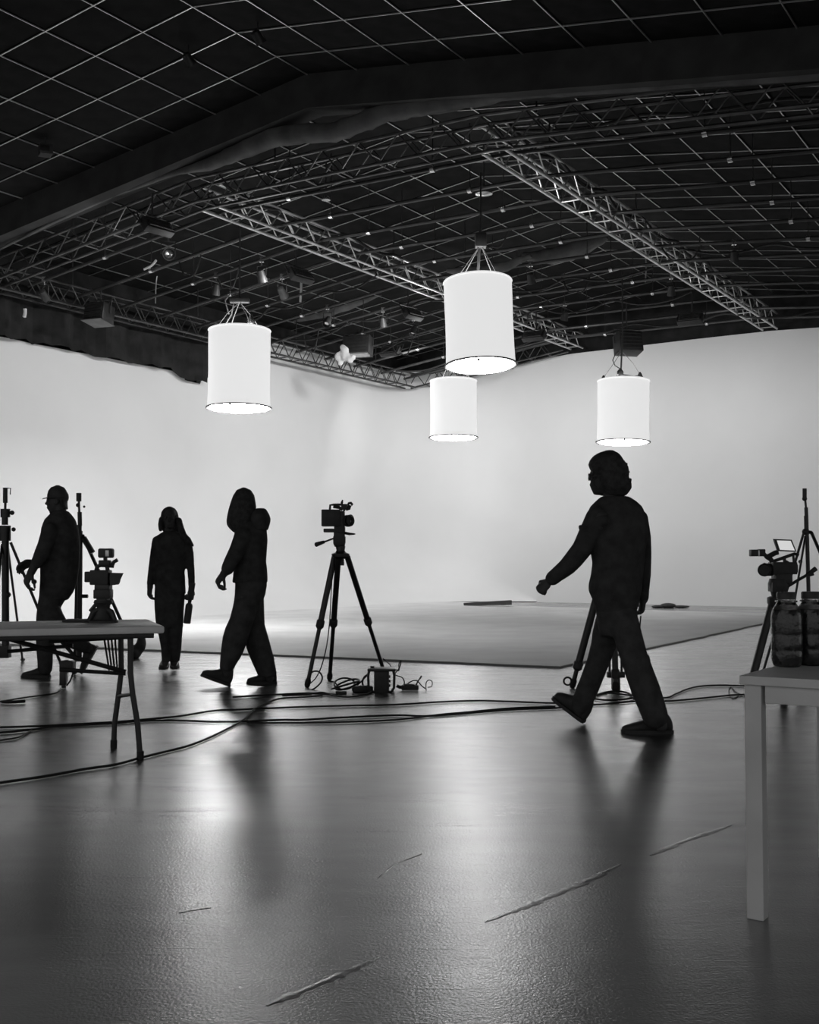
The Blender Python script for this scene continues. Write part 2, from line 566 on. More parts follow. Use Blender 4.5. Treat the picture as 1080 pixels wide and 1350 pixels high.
mb = MB(); rings = []
N = 120
for i in range(N + 1):
    u = -3 + (18.35 + 3) * i / N
    w = .05 * sin(u * 5.1) + .03 * sin(u * 13.7)
    zb = 4.86 + random.uniform(-.05, .03)
    if u > 17.5: zb = 4.72 + random.uniform(-.05, .05)
    p = R(u, WALL_V - .16 + w)
    rings.append([p + Vector((0, 0, zb)), p + Vector((0, 0, 5.60)), p + RV * .015 + Vector((0, 0, 5.60)), p + RV * .015 + Vector((0, 0, zb))])
mb.rings(rings)
tag(mb.build('drape', M_drape, smooth=False), 'black drape with ragged hem hanging along the left wall top', 'drape')
bpy.data.objects['drape'].name = 'black_curtain'

# ---------------------------------------------------------------- ceiling with T-bar grid and black panels
CU0, CU1, CV0, CV1 = -4.0, 27.4, -12.0, 17.0
mb = MB(); up = .16
V_ = [CV0, RIDGE_V, CV1]
def cv(u, v, d): return R(u, v, roof_z(v) + d)
rings = []
for u in (CU0, CU1):
    rings.append([cv(u, CV0, up), cv(u, RIDGE_V, up), cv(u, CV1, up), cv(u, CV1, up + .1), cv(u, RIDGE_V, up + .1), cv(u, CV0, up + .1)])
mb.rings(rings)
ceiling = tag(mb.build('ceiling', M_panel, smooth=False), 'black gabled studio ceiling with thin pale grid lines', kind='structure')
S = .78
tile = MB().box(Vector((0, 0, 0)), (S - .03, S - .03, .025)).mesh('ceiling_panel', smooth=False)
tile.materials.append(M_panel)
tl = []
U0 = 11.55 - 6 * S
for side in (1, -1):
    ang = atan(RPITCH) * (-side)
    cs = cos(atan(RPITCH))
    for i in range(26):
        for j in range(10 if side > 0 else 13):
            u = U0 + (i + .5) * S
            v = RIDGE_V + side * (j + .5) * S
            if u > 26.6: continue
            p = R(u, v, roof_z(v) + .045 + random.uniform(-.004, .004))
            # basis: u axis, slope axis
            ax = RU; sl = (RV * 1 + RZ * (-side * RPITCH)).normalized()
            mx = Matrix((ax, sl, ax.cross(sl))).transposed().to_4x4()
            mx.translation = p
            tl.append((p.length, mx))
tl.sort(key=lambda q: q[0])
for k, (d, mx) in enumerate(tl):
    if k >= 300: break
    o = bpy.data.objects.new('ceiling_panel', tile)
    C.objects.link(o); o.parent = ceiling; o.matrix_local = mx
rest = MB()
for d, mx in tl[300:]:
    h = (S - .03) / 2
    q = [mx @ Vector((sx * h, sy * h, z)) for z in (-.0125, .0125) for sx, sy in ((-1, -1), (1, -1), (1, 1), (-1, 1))]
    rest.add(q, [(0, 3, 2, 1), (4, 5, 6, 7), (0, 1, 5, 4), (1, 2, 6, 5), (2, 3, 7, 6), (3, 0, 4, 7)])
o = rest.build('far_ceiling_panels', M_panel, ceiling, smooth=False); o['kind'] = 'stuff'
GB = .0065
for j in range(-13, 11):
    v = RIDGE_V + j * S
    if v > 16.6: continue
    bar('grid_bar', 'grid_bar', M_tbar, R(U0, v, roof_z(v) + .02), R(26.7, v, roof_z(v) + .02), GB, ceiling, r2=.007, square=True)
for i in range(26):
    u = U0 + i * S
    if u > 26.7: continue
    for v1 in (16.7, RIDGE_V - 13 * S):
        bar('grid_bar', 'grid_bar', M_tbar, R(u, RIDGE_V, roof_z(RIDGE_V) + .02), R(u, v1, roof_z(v1) + .02), GB, ceiling, r2=.007, square=True)

# header beam across the ceiling and the rolled cloth tied under it
mb = MB(); rings = []
for v in (17, RIDGE_V, -10):
    z = roof_z(v)
    rings.append([R(12.2, v, z + .1), R(12.2, v, z - .42), R(12.55, v, z - .42), R(12.55, v, z + .1)])
mb.rings(rings)
tag(mb.build('trim_1', M_beam, smooth=False), 'wide black header beam crossing under the gabled ceiling', kind='structure')
pts = [(-40, 348), (65, 296), (150, 257), (230, 228), (275, 217), (320, 198), (360, 181), (400, 176), (440, 175), (480, 160), (510, 148), (540, 142), (600, 132), (660, 121), (760, 113), (900, 105), (1080, 95), (1200, 88)]
rad = [.02, .025, .03, .04, .085, .12, .13, .13, .13, .13, .13, .13, .125, .12, .11, .10, .09, .09]
P, RR = [], []
for i in range(len(pts) - 1):
    for k in range(5):
        t = k / 5
        x = pts[i][0] * (1 - t) + pts[i + 1][0] * t; y = pts[i][1] * (1 - t) + pts[i + 1][1] * t
        P.append(onu(x, y, 12.42)); RR.append((rad[i] * (1 - t) + rad[i + 1] * t) * random.uniform(.9, 1.08))
roll = solo(MB().tube(P, RR, 12), 'rolled_cloth', M_roll, P[len(P) // 2], 'long grey rolled cloth tied under the black header beam', 'cloth')

# ================================================================== RIGGING
def offs(path, lat, dz):
    return [p + lat + Vector((0, 0, dz)) for p in path]
def truss(path, latdir, label, width=.32, height=.34, bay=.6, cr=.024, br=.011, group='box trusses of the rigging grid', m=None):
    M_ = m or M_steel; key = 'truss_brace' if m is None else 'dark_truss_brace'
    root = thing('box_truss', path[0].copy(), label, 'truss', group)
    ch = [offs(path, latdir * s * width / 2, z) for s in (-1, 1) for z in (0, height)]
    for c in ch:
        MB().tube(c, cr, 8).build('chord', M_, root)
    L = [0]
    for a, b_ in zip(path[:-1], path[1:]): L.append(L[-1] + (b_ - a).length)
    def pt(s):
        for i in range(len(path) - 1):
            if s <= L[i + 1] + 1e-6:
                return path[i].lerp(path[i + 1], (s - L[i]) / (L[i + 1] - L[i]))
        return path[-1].copy()
    n = int(L[-1] / bay)
    lw = latdir * width / 2
    hz = Vector((0, 0, height))
    for i in range(n + 1):
        a, b_ = pt(i * bay), pt(min((i + 1) * bay, L[-1]))
        bar('brace', key, M_, a - lw, a + lw, br, root)
        if i < n:
            m_ = (a + b_) / 2
            for s in (-1, 1):
                bar('brace', key, M_, a + lw * s, m_ + lw * s + hz, br, root)
                bar('brace', key, M_, m_ + lw * s + hz, b_ + lw * s, br, root)
    # drop rods to the roof
    k = max(2, int(L[-1] / 4) + 1)
    for i in range(k):
        s = L[-1] * (i + .5) / k
        p = pt(s) + hz
        v = p.dot(RV)
        bar('drop_rod', 'drop_rod', M_pipe, p, Vector((p.x, p.y, roof_z(v) + .15)), .012, root)
    return root
vv = [15.9, 13.6, 11.3, 9.0, 6.65, 4.4, 2.0, 0.0]
truss([R(12.75, v, rig_z(v)) for v in vv], RU, 'bent dark box truss directly behind the black header beam', m=M_darksteel)
truss([R(12.95, 11.3, 6.21), R(26.4, 11.3, 6.21)], RV, 'long aluminium box truss above the two left lanterns')
truss([R(12.95, 6.65, 6.21), R(26.4, 6.65, 6.21)], RV, 'long bright aluminium box truss running back to the right wall')
truss([R(9.5, 15.76, 5.52), R(25.9, 15.76, 5.52)], RV, 'dark box truss along the left wall above the black drape', bay=.5, m=M_darksteel)
truss([R(26.2, 15.9, 5.52), R(26.2, 11.5, 6.14)], RU, 'short dark box truss rising from the far corner along the back wall', bay=.5, m=M_darksteel)

# pipes hung across the rig
names = ['first', 'second', 'third', 'fourth', 'fifth', 'sixth', 'seventh', 'eighth', 'ninth', 'tenth', 'eleventh', 'twelfth']
PIPE_U = [13.4, 14.45, 15.5, 16.5, 17.6, 18.7, 19.8, 20.9, 22.0, 23.2, 24.4, 25.5]
pipe_z = lambda v: rig_z(v) + .10
for k, u in enumerate(PIPE_U):
    root = thing('rigging_pipe', R(u, 9, pipe_z(9)), f'{names[k]} dark rigging pipe counted from the header beam, hung across the trusses', 'pipe', 'dark pipes hung across the rig')
    MB().tube([R(u, v, pipe_z(v)) for v in (15.7, 13.5, 11.3, 9, 6.65, 4, 1.2)], .03, 8).build('pipe', M_pipe, root)
    for v in (13.9, 10.2, 7.8, 4.1):
        bar('hanger_rod', 'drop_rod', M_pipe, R(u, v, pipe_z(v)), R(u, v, roof_z(v) + .15), .008, root)
        MB().lathe(R(u, v, pipe_z(v)) - RV * .03, [(0, .045), (.06, .045)], RV, 10).build('clamp', M_chrome, root)

# small fittings in the rig -------------------------------------------------
def pick_pipe(px, py):
    """nearest pipe (by u) that passes this pixel"""
    best = None
    for u in PIPE_U:
        p = onu(px, py, u); v = p.dot(RV)
        d = abs(p.z - (pipe_z(v) - .2))
        if best is None or d < best[0]: best = (d, u, v)
    return best[1], best[2]
def par_can(px, py, label, aim=(0, 0, -1), s=1.0):
    u, v = pick_pipe(px, py)
    top = R(u, v, pipe_z(v))
    root = thing('stage_light', top, label, 'stage light', 'small stage lights clamped to the pipes')
    a = Vector(aim).normalized()
    c = top - Vector((0, 0, .28 * s))
    MB().lathe(c - a * .11 * s, [(0, .03 * s), (.02 * s, .06 * s), (.10 * s, .07 * s), (.20 * s, .085 * s), (.22 * s, .085 * s), (.215 * s, .075 * s), (.15 * s, .07 * s)], a, 14).build('housing', M_black, root)
    MB().lathe(c + a * .06 * s, [(0, .066 * s), (.015 * s, .05 * s), (.02 * s, .0)], a, 14).build('lens', M_chrome, root)
    sd = a.cross(Vector((0, 0, 1)))
    sd = sd.normalized() if sd.length > .1 else RV
    MB().tube([c - sd * .09 * s, c - sd * .09 * s + Vector((0, 0, .17 * s)), c + sd * .09 * s + Vector((0, 0, .17 * s)), c + sd * .09 * s], .008 * s, 6).build('yoke', M_blackmetal, root)
    MB().tube([c + Vector((0, 0, .17 * s)), top + Vector((0, 0, .04))], .014, 6).box(top, (.07, .07, .09)).build('clamp', M_chrome, root)
    return root
par_can(222, 316, 'dark round stage light under the rig left of the long left truss', (.3, -.9, -.2), 1.2)
par_can(345, 345, 'small stage light pointing down behind the left truss', (.2, .4, -1))
par_can(372, 395, 'small stage light near the upright white strip behind the left lantern', (.3, .6, -.6))
par_can(432, 420, 'stage light with bright lens above the black flood with white cloth', (-.2, -.5, -.7))
par_can(505, 432, 'stage light in the far corner right of the black flood', (.1, .3, -1), .9)
par_can(545, 440, 'small stage light left of the nearest lantern in the far rig', (-.2, -.4, -1), .9)
par_can(700, 352, 'stage light hanging right above the nearest lantern', (.2, .5, -.8), .9)
par_can(745, 410, 'stage light with chrome clamp between the two right lanterns', (-.2, .3, -1), .9)
par_can(885, 370, 'small stage light under the long right truss', (.1, .5, -1), .9)
par_can(968, 325, 'small stage light far right on a dark pipe', (.2, .5, -1), .8)
par_can(60, 230, 'dim stage light by the left end of the bent truss', (.2, .8, -.6), .9)
par_can(285, 380, 'stage light just above the left lantern ropes', (-.2, .3, -1), .9)

# pendants: cone on a stem and flat disc
def pendant(px, py, u, label, kind):
    p = onu(px, py, u); v = p.dot(RV)
    root = thing('pendant', p, label, 'pendant')
    if kind == 'cone':
        MB().lathe(p, [(0, .07), (.02, .072), (.09, .03), (.12, .012)], RZ, 14).build('reflector', M_chrome, root)
    else:
        MB().lathe(p, [(-.02, .05), (0, .13), (.02, .13), (.05, .04)], RZ, 16).build('disc', M_chrome, root)
    bar('stem', 'drop_rod', M_blackmetal, p + Vector((0, 0, .08)), Vector((p.x, p.y, roof_z(v) + .1)), .012, root)
pendant(430, 264, 14.6, 'bright cone pendant on a stem between the two long trusses', 'cone')
pendant(638, 256, 15.3, 'flat disc pendant above the nearest lantern by the right truss', 'disc')

# near ceiling: projector-like box and two spotlights
p = onz(60, 198, 6.75)
root = thing('speaker_box', p, 'small dark box hung from the ceiling grid at upper left', 'speaker')
q = Quaternion((0, 0, 1), .5)
MB().box(p, (.17, .2, .15), q.to_matrix(), .01).build('housing', M_beam, root)
MB().box(p + Vector((.02, -.09, -.01)), (.13, .05, .1), q.to_matrix(), .008).build('grille', M_blackmetal, root)
v = p.dot(RV)
bar('bracket', 'drop_rod', M_blackmetal, p + Vector((0, 0, .07)), Vector((p.x, p.y, roof_z(v) + .03)), .014, root)
for px, py, lab in ((249, 9, 'round ceiling spotlight at the top edge of the picture'), (340, 42, 'angular ceiling spotlight hung near the ridge of the near ceiling')):
    p = onu(px, py, 10.6); v = p.dot(RV)
    p = R(10.6, v, roof_z(v) - .14)
    root = thing('ceiling_spotlight', p, lab, 'spotlight')
    a = Vector((.5, .5, -.7)).normalized()
    MB().lathe(p - a * .08, [(0, .02), (.02, .055), (.13, .06), (.16, .07), (.15, .06)], a, 14).build('housing', M_blackmetal, root)
    MB().lathe(p + a * .06, [(0, .055), (.02, .03)], a, 12).build('lens', M_chrome, root)
    bar('stem', 'drop_rod', M_chrome, p, R(10.6, v, roof_z(v) + .03), .01, root)

# loose hanging cables and white tape strip
def cable(pts, r, label, m=None, cat='cable', group=None, n=7, dens=6, name='cable'):
    """smooth tube through world points"""
    P = [Vector(p) for p in pts]
    out = []
    for i in range(len(P) - 1):
        p0, p1, p2, p3 = P[max(i - 1, 0)], P[i], P[i + 1], P[min(i + 2, len(P) - 1)]
        for k in range(dens):
            t = k / dens
            out.append(.5 * ((2 * p1) + (p2 - p0) * t + (2 * p0 - 5 * p1 + 4 * p2 - p3) * t * t + (3 * p1 - p0 - 3 * p2 + p3) * t ** 3))
    out.append(P[-1])
    return solo(MB().tube(out, r, n), name, m or M_rubber, out[0], label, cat, group)
def rigc(pts, u, r, label, m=M_blackmetal):
    cable([onu(x, y, u) for x, y in pts], r, label, m)
rigc([(213, 292), (211, 340), (206, 372), (205, 400)], 16.5, .012, 'thin cable hanging straight from the rig beside the dark round stage light', M_steel)
rigc([(190, 355), (200, 350), (206, 343)], 14.4, .02, 'short pale strip of tape on the rig at left', M_strip)
rigc([(397, 363), (397, 380), (396, 398)], 17.6, .022, 'short upright white strip hanging behind the left truss', M_strip)
cable([onv(x, y, 15.4) for x, y in ((33, 407), (33, 413), (32, 418))], .03, 'small white tag hanging on the left wall truss', M_strip)
rigc([(850, 322), (852, 350), (851, 372)], 20.9, .012, 'thin cable hanging below the dark pipes at right', M_steel)

# cables tied along the trusses and sagging between the pipes
def sag(u0, v0, u1, v1, dz, r, label, drop=.18, n=9, wob=.05):
    P = []
    for i in range(n + 1):
        t = i / n
        u, v = u0 + (u1 - u0) * t, v0 + (v1 - v0) * t
        P.append(R(u + random.uniform(-wob, wob), v + random.uniform(-wob, wob), rig_z(v) + dz - drop * (.5 - .5 * cos(2 * pi * t * (n // 3)))))
    return cable(P, r, label, M_rubber, cat='cable', name='rigging_cable', dens=4)
sag(13, 11.15, 26, 11.15, .36, .028, 'black cable bundle tied along the top of the left long truss', .10, 24)
sag(13, 6.5, 26, 6.5, .36, .030, 'black cable bundle tied along the top of the right long truss', .12, 24)
sag(13.1, 15.2, 13.1, 11.4, .30, .022, 'black cable bundle lying on the bent truss at left', .08, 9)
sag(13.1, 6.4, 13.1, 1.5, .30, .022, 'black cable bundle lying on the bent truss at right', .08, 9)
sag(17.6, 15.0, 17.6, 11.4, .02, .02, 'black cable sagging under the fifth rigging pipe at left', .16, 9)
sag(19.8, 15.0, 19.8, 7.0, .04, .02, 'black cable sagging under the seventh rigging pipe', .16, 15)
sag(22.0, 15.2, 22.0, 7.0, .04, .02, 'black cable sagging under the ninth rigging pipe', .18, 15)
sag(24.4, 15.2, 24.4, 3.0, .04, .02, 'black cable sagging under the eleventh rigging pipe', .18, 18)
sag(18.7, 6.2, 18.7, 1.5, .04, .018, 'black cable sagging under the sixth rigging pipe at right', .14, 9)
def loop(px, py, label, w=.25, h=.35):
    u, v = pick_pipe(px, py)
    p = R(u, v, pipe_z(v))
    cable([p + RV * (-w + 2 * w * t) - Vector((0, 0, h * sin(pi * t) * (1 + .2 * sin(9 * t)))) for t in [i / 8 for i in range(9)]], .014, label, M_rubber, cat='cable', name='hanging_loop', dens=3)
loop(250, 345, 'black cable loop hanging under the rig up and left of the left lantern')
loop(300, 360, 'black cable loop hanging right above the left lantern')
loop(410, 440, 'black cable loop hanging left of the black flood with white cloth', .2, .5)
loop(530, 460, 'black cable loop hanging in the far rig near the corner', .3, .45)
loop(650, 320, 'black cable loop hanging over the largest lantern', .3, .3)
loop(760, 380, 'black cable loop hanging between largest and right lantern', .3, .4)
loop(900, 345, 'black cable loop hanging beyond the right long truss', .35, .3)
# dark cloth bags slung under the roof between the trusses
for k, (pa, pb_, u, r) in enumerate((((690, 338), (800, 312), 19.3, .16), ((352, 425), (520, 378), 21.2, .13), ((590, 356), (700, 338), 18.2, .10))):
    a, b_ = onu(*pa, u), onu(*pb_, u)
    lab = ['dark rolled cloth slung under the roof right of the largest lantern', 'long dark rolled cloth slung under the rig behind the left lantern', 'dark rolled cloth slung just above the largest lantern'][k]
    n = 14
    solo(MB().tube([a.lerp(b_, i / n) - Vector((0, 0, .12 * sin(pi * i / n) + random.uniform(-.02, .02))) for i in range(n + 1)], [r * (.35 + .65 * sin(pi * (i + .4) / (n + .8))) for i in range(n + 1)], 12), 'rolled_cloth', M_roll, a, lab, 'cloth')

# black floods: three seen in the photograph plus added ones that light the walls
def flood_box(c, look, w, h, d, label, barn=False, cl=False, group='black wall-washing floods in the rig', m=M_black):
    root = thing('flood_light', c, label, 'flood light', group)
    look = Vector(look).normalized()
    q = look.to_track_quat('Y', 'Z').to_matrix()
    MB().box(c, (w, d, h), q, .012).build('housing', m, root)
    for k in range(5):
        MB().box(c + q @ Vector((0, -d / 2 - .012, -h * .36 + h * .18 * k)), (w * .86, .03, .012), q).build('fin', m, root)
    MB().tube([c + q @ Vector((-w / 2 - .03, 0, 0)), c + q @ Vector((-w / 2 - .03, 0, h / 2 + .1)), c + q @ Vector((w / 2 + .03, 0, h / 2 + .1)), c + q @ Vector((w / 2 + .03, 0, 0))], .012, 6).build('yoke', M_blackmetal, root)
    v = c.dot(RV)
    t = c + q @ Vector((0, 0, h / 2 + .1))
    bar('stem', 'drop_rod', M_blackmetal, t, Vector((t.x, t.y, max(t.z + .1, rig_z(v) + .14))), .014, root)
    return root, q
c = onv(131, 414, 15.2)
root, q = flood_box(c, (.35, .9, -.15), .40, .32, .34, 'grey sided boxy flood hanging in front of the left wall truss', m=M_blackmetal)
MB().box(c + q @ Vector((0, -.02, -.17)), (.42, .42, .012), q).build('barn_door', M_darksteel, root)
c = onu(472, 457, 21.0)
root, q = flood_box(c, (.3, .9, -.2), .62, .42, .3, 'black rectangular flood with a white crumpled cloth at its side')
MB().box(c + q @ Vector((0, -.1, -.23)), (.60, .2, .03), q).build('lower_rail', M_steel, root)
w = MB()
for (x, y, r) in ((447, 470, .10), (452, 458, .07), (455, 462, .09), (462, 474, .08), (449, 478, .07), (456, 470, .1), (466, 471, .06)):
    w.ell(onu(x, y, 20.6), r * 1.0, r * .7, r * 1.1)
wo = thing('crumpled_cloth', onu(454, 466, 20.6), 'white crumpled cloth hung beside the black rectangular flood', 'cloth')
bake(w, 'cloth', M_white, wo, .03, 3)
c = onu(828, 453, 22.4)
flood_box(c, (-.2, .9, -.2), .50, .42, .36, 'black boxy flood above the rightmost lantern against the white wall')
for k, (p, t, sx, sy) in enumerate(ADDED_FLOODS):
    d = (t - p).normalized()
    lab = (['added black flood for the back wall, farthest left of four', 'added black flood for the back wall, second from left', 'added black flood for the back wall, third from left', 'added black flood for the back wall, farthest right of four',
            'added black flood for the left wall, nearest of four', 'added black flood for the left wall, second nearest', 'added black flood for the left wall, third nearest', 'added black flood for the left wall, farthest of four'])[k]
    flood_box(p - d * .09, d, .5, .2, .12, lab)

# ================================================================== LANTERNS
def lantern(px, pyt, pyb, Y, label, style, tilt=0.0, dia=.95, diff=None, lean=.03):
    b = at(px, pyb, Y); t = at(px, pyt, Y)
    H = t.z - b.z
    r = dia / 2
    root = thing('lantern', b, label, 'lantern', 'white cylindrical fabric lanterns')
    ax = Vector((sin(tilt), lean, 1)).normalized()
    MB().lathe(b, [(0, r * 1.015), (H * .2, r * .995), (H * .5, r * .99), (H * .8, r * 1.0), (H * .985, r * 1.0), (H, r * .97), (H * 1.004, r * .5), (H * 1.004, .02)], ax, 48).build('fabric_shade', M_shade, root)
    MB().torus(b + ax * .0, r * 1.045, .011, ax, 56, 6).build('bottom_hoop', M_ring, root)
    MB().torus(b + ax * H * .985, r * 1.0, .010, ax, 56, 6).build('top_hoop', M_shade, root)
    MB().lathe(b - ax * .012, [(0, r * .93), (.01, r * .95)], ax, 48).build('diffuser', diff or M_diff, root)
    MB().lathe(b + ax * (H * 1.006), [(0, r * .8), (.006, r * .8)], ax, 32).build('added_top_glow', M_top, root)
    for k in range(3):
        a = 2 * pi * k / 3 + .4
        p = b + Vector((cos(a), sin(a), 0)) * r * 1.035
        MB().box(p, (.03, .03, .035)).build('hoop_clip', M_ring, root)
    top = b + ax * H
    return root, top, r
root, top, r = lantern(315, 434, 538, 17.9, 'left white lantern hung on slack ropes', 'rope', diff=M_diff_left)
apex = at(316, 398, 17.9)
for k in range(4):
    a = 2 * pi * k / 4 + .6
    p = top + Vector((cos(a), sin(a), 0)) * r * .8
    MB().tube([p, p.lerp(apex, .5) + Vector((cos(a), sin(a), 0)) * .03, apex], .006, 6).build('rope', M_rope, root)
MB().tube([at(303, 388, 17.9), at(297, 396, 17.9), at(300, 408, 17.9), at(302, 414, 17.9)], .010, 6).build('cable', M_rope, root)
MB().tube([at(311, 386, 17.9), at(305, 415, 17.9), at(296, 430, 17.9)], .010, 6).build('cable', M_rope, root)
MB().lathe(at(331, 428, 17.9), [(0, .05), (.05, .06), (.12, .035), (.16, .02)], RZ, 12).build('lamp_socket', M_chrome, root)
MB().box(apex + Vector((0, 0, .02)), (.3, .12, .07), None, .01).build('spreader', M_black, root)
bar('drop_rod', 'drop_rod', M_blackmetal, apex, Vector((apex.x, apex.y, rig_z(apex.dot(RV)) + .2)), .014, root)
root, top, r = lantern(634, 368, 482, 16.1, 'largest white lantern nearest the camera at centre', 'rod', tilt=-.03, lean=.085)
apex = at(634, 322, 16.1)
for k in range(4):
    a = 2 * pi * k / 4 + .75
    p = top + Vector((cos(a), sin(a), 0)) * r * .82
    MB().tube([p, apex], .006, 6).build('rope', M_rope, root)
MB().tube([top + Vector((0, 0, .0)), apex + Vector((0, 0, .3))], .022, 8).build('suspension_rod', M_black, root)
MB().box(apex + Vector((0, 0, .05)), (.16, .16, .2), None, .02).build('ballast_box', M_black, root)
bar('drop_rod', 'drop_rod', M_blackmetal, apex, Vector((apex.x, apex.y, rig_z(apex.dot(RV)) + .25)), .014, root)
root, top, r = lantern(598, 501, 577, 23.7, 'small white lantern hanging behind the largest one', 'rope')
apex = top + Vector((0, 0, .55))
for k in range(3):
    a = 2 * pi * k / 3 + .2
    MB().tube([top + Vector((cos(a), sin(a), 0)) * r * .82, apex], .008, 6).build('rope', M_rope, root)
bar('drop_rod', 'drop_rod', M_blackmetal, apex, Vector((apex.x, apex.y, rig_z(apex.dot(RV)) + .2)), .014, root)
root, top, r = lantern(821.5, 501, 583, 21.6, 'right white lantern with dark two-armed bracket on top', 'bracket', tilt=.02)
Y = 21.6
MB().tube([at(795, 503, Y), at(801, 499, Y), at(810, 498.5, Y), at(819, 495, Y), at(828, 496, Y), at(836, 497.5, Y), at(844, 496.5, Y)], .028, 8).build('bracket', M_blackmetal, root)
for x, y in ((796, 501), (844, 496.5)):
    MB().lathe(at(x, y + 3, Y), [(0, .05), (.04, .055), (.10, .03), (.13, .012)], RZ, 10).build('bracket_knob', M_blackmetal, root)
MB().tube([at(818, 496, Y), at(819, 486, Y), at(820, 462, Y), at(821, 440, Y)], .016, 6).lathe(at(818, 494, Y), [(0, .06), (.06, .06), (.1, .03)], RZ, 10).build('suspension_rod', M_blackmetal, root)
MB().tube([at(819, 487, Y), at(811, 482, Y), at(808, 475, Y), at(811, 468, Y), at(816, 463, Y)], .010, 6).build('cable', M_rubber, root)
MB().tube([at(796, 498, Y), at(806, 484, Y), at(818, 466, Y)], .006, 6).build('rope', M_rope, root)
MB().tube([at(844, 494, Y), at(834, 478, Y), at(821, 464, Y)], .006, 6).build('rope', M_rope, root)
p = at(821, 440, Y)
bar('drop_rod', 'drop_rod', M_blackmetal, p, Vector((p.x, p.y, rig_z(p.dot(RV)) + .2)), .014, root)
# ================================================================== PEOPLE
class Person:
    def __init__(self, Y, foot, label):
        self.Y, self.k = Y, Y / FOC
        self.root = thing('person', Vector((at(foot[0], foot[1], Y).x, Y, 0)), label, 'person')
    def J(self, x, y, dy=0.0):
        return at(x, y, self.Y + dy)
    def rows(self, mb, rows):
        """rows: (y, left x, right x, half depth, dy)"""
        secs = []
        for y, xl, xr, hd, dy in rows:
            a, b = self.J(xl, y, dy), self.J(xr, y, dy)
            secs.append(((a + b) / 2, (b.x - a.x) / 2, hd))
        # rounded ends
        c, a_, b_ = secs[0]; d = secs[1][0] - c
        secs = [(c - d.normalized() * .006, a_ * .7, b_ * .7)] + secs
        c, a_, b_ = secs[-1]; d = c - secs[-2][0]
        secs = secs + [(c + d.normalized() * .006, a_ * .7, b_ * .7)]
        mb.stack(secs)
    def limb(self, mb, pts, fd=1.0):
        """pts: (x, y, dy, r px)"""
        secs = [(self.J(x, y, dy), r * self.k, r * self.k * fd) for x, y, dy, r in pts]
        mb.chain(secs)
        mb.ell(secs[0][0], secs[0][1], secs[0][1] * fd, secs[0][1]); mb.ell(secs[-1][0], secs[-1][1] * .98, secs[-1][1] * fd * .98, secs[-1][1] * .98)

def head(mb, c, f, s=1.0, up=Vector((0, 0, 1)), neck=None, neck_r=.056):
    """head with face; c = centre of the head, f = where it looks"""
    f = Vector(f).normalized(); f = (f - up * f.dot(up)).normalized(); l = up.cross(f)
    q = Matrix((l, f, up)).transposed()
    P = lambda a, b, z: c + (l * a + f * b + up * z) * s
    E = lambda a, b, z, ra, rb, rc: mb.ell(P(a, b, z), ra * s, rb * s, rc * s, q)
    E(0, -.012, .032, .073, .092, .082)
    E(0, .02, -.03, .062, .070, .082)
    E(0, .042, -.085, .040, .042, .030)
    E(0, .060, -.060, .040, .034, .040)
    E(0, .082, .020, .045, .016, .012)
    E(0, .098, -.028, .015, .020, .014); E(0, .092, -.008, .010, .014, .026)
    E(0, .088, -.060, .024, .012, .008); E(0, .084, -.072, .020, .012, .008)
    for sgn in (-1, 1):
        E(sgn * .076, -.005, -.012, .010, .020, .032)
        E(sgn * .045, .066, -.03, .018, .014, .014)
    if neck is not None:
        mb.tube([P(0, -.02, -.03), P(0, -.02, -.08), neck], [neck_r * s, neck_r * s, neck_r * 1.15 * s], 14)
    return [P(sg * .031, .082, .002) for sg in (-1, 1)]

def eyes(pts, root):
    for p in pts:
        MB().ell(p, .011, .011, .011, seg=10, rg=8).build('eye', M_eye, root)

def hand(mb, wrist, d, n, side=1, curl=.6, s=1.0, spread=.12):
    """wrist point, d along the hand, n the way the palm faces; side picks the thumb side"""
    d = Vector(d).normalized(); n = Vector(n); n = (n - d * n.dot(d)).normalized(); l = d.cross(n) * side
    q = Matrix((l, d, n)).transposed()
    mb.ell(wrist + d * .045 * s, .040 * s, .058 * s, .021 * s, q)
    mb.ell(wrist + d * .072 * s, .043 * s, .032 * s, .019 * s, q)
    mb.tube([wrist - d * .05 * s, wrist, wrist + d * .03 * s], [.030 * s, .028 * s, .026 * s], 12)
    for off, ln, sp in ((.031, .074, 1), (.0105, .084, .35), (-.0105, .078, -.3), (-.031, .060, -1)):
        p = wrist + (d * .088 + l * off) * s
        a = .25 * curl
        pts, rr = [p - d * .015 * s, p], [.0108 * s, .0108 * s]
        dd = (d + l * spread * sp).normalized()
        for k, fr in enumerate((.46, .30, .24)):
            a += curl * (1.0, 1.1, .7)[k]
            p = p + (dd * cos(a) + n * sin(a)) * ln * fr * s
            pts.append(p); rr.append((.0102, .0095, .008)[k] * s)
        mb.tube(pts, rr, 10); mb.ell(pts[-1], rr[-1], rr[-1], rr[-1], seg=8, rg=6)
    p = wrist + (d * .022 + l * .026) * s
    pts = [p, p + (d * .024 + l * .026 + n * .008) * s, p + (d * .050 + l * .036 + n * .020 * (1 + curl)) * s, p + (d * .072 + l * .034 + n * .030 * (1 + curl)) * s]
    mb.tube(pts, [.013 * s, .0115 * s, .0098 * s, .008 * s], 10); mb.ell(pts[-1], .008 * s, .008 * s, .008 * s, seg=8, rg=6)

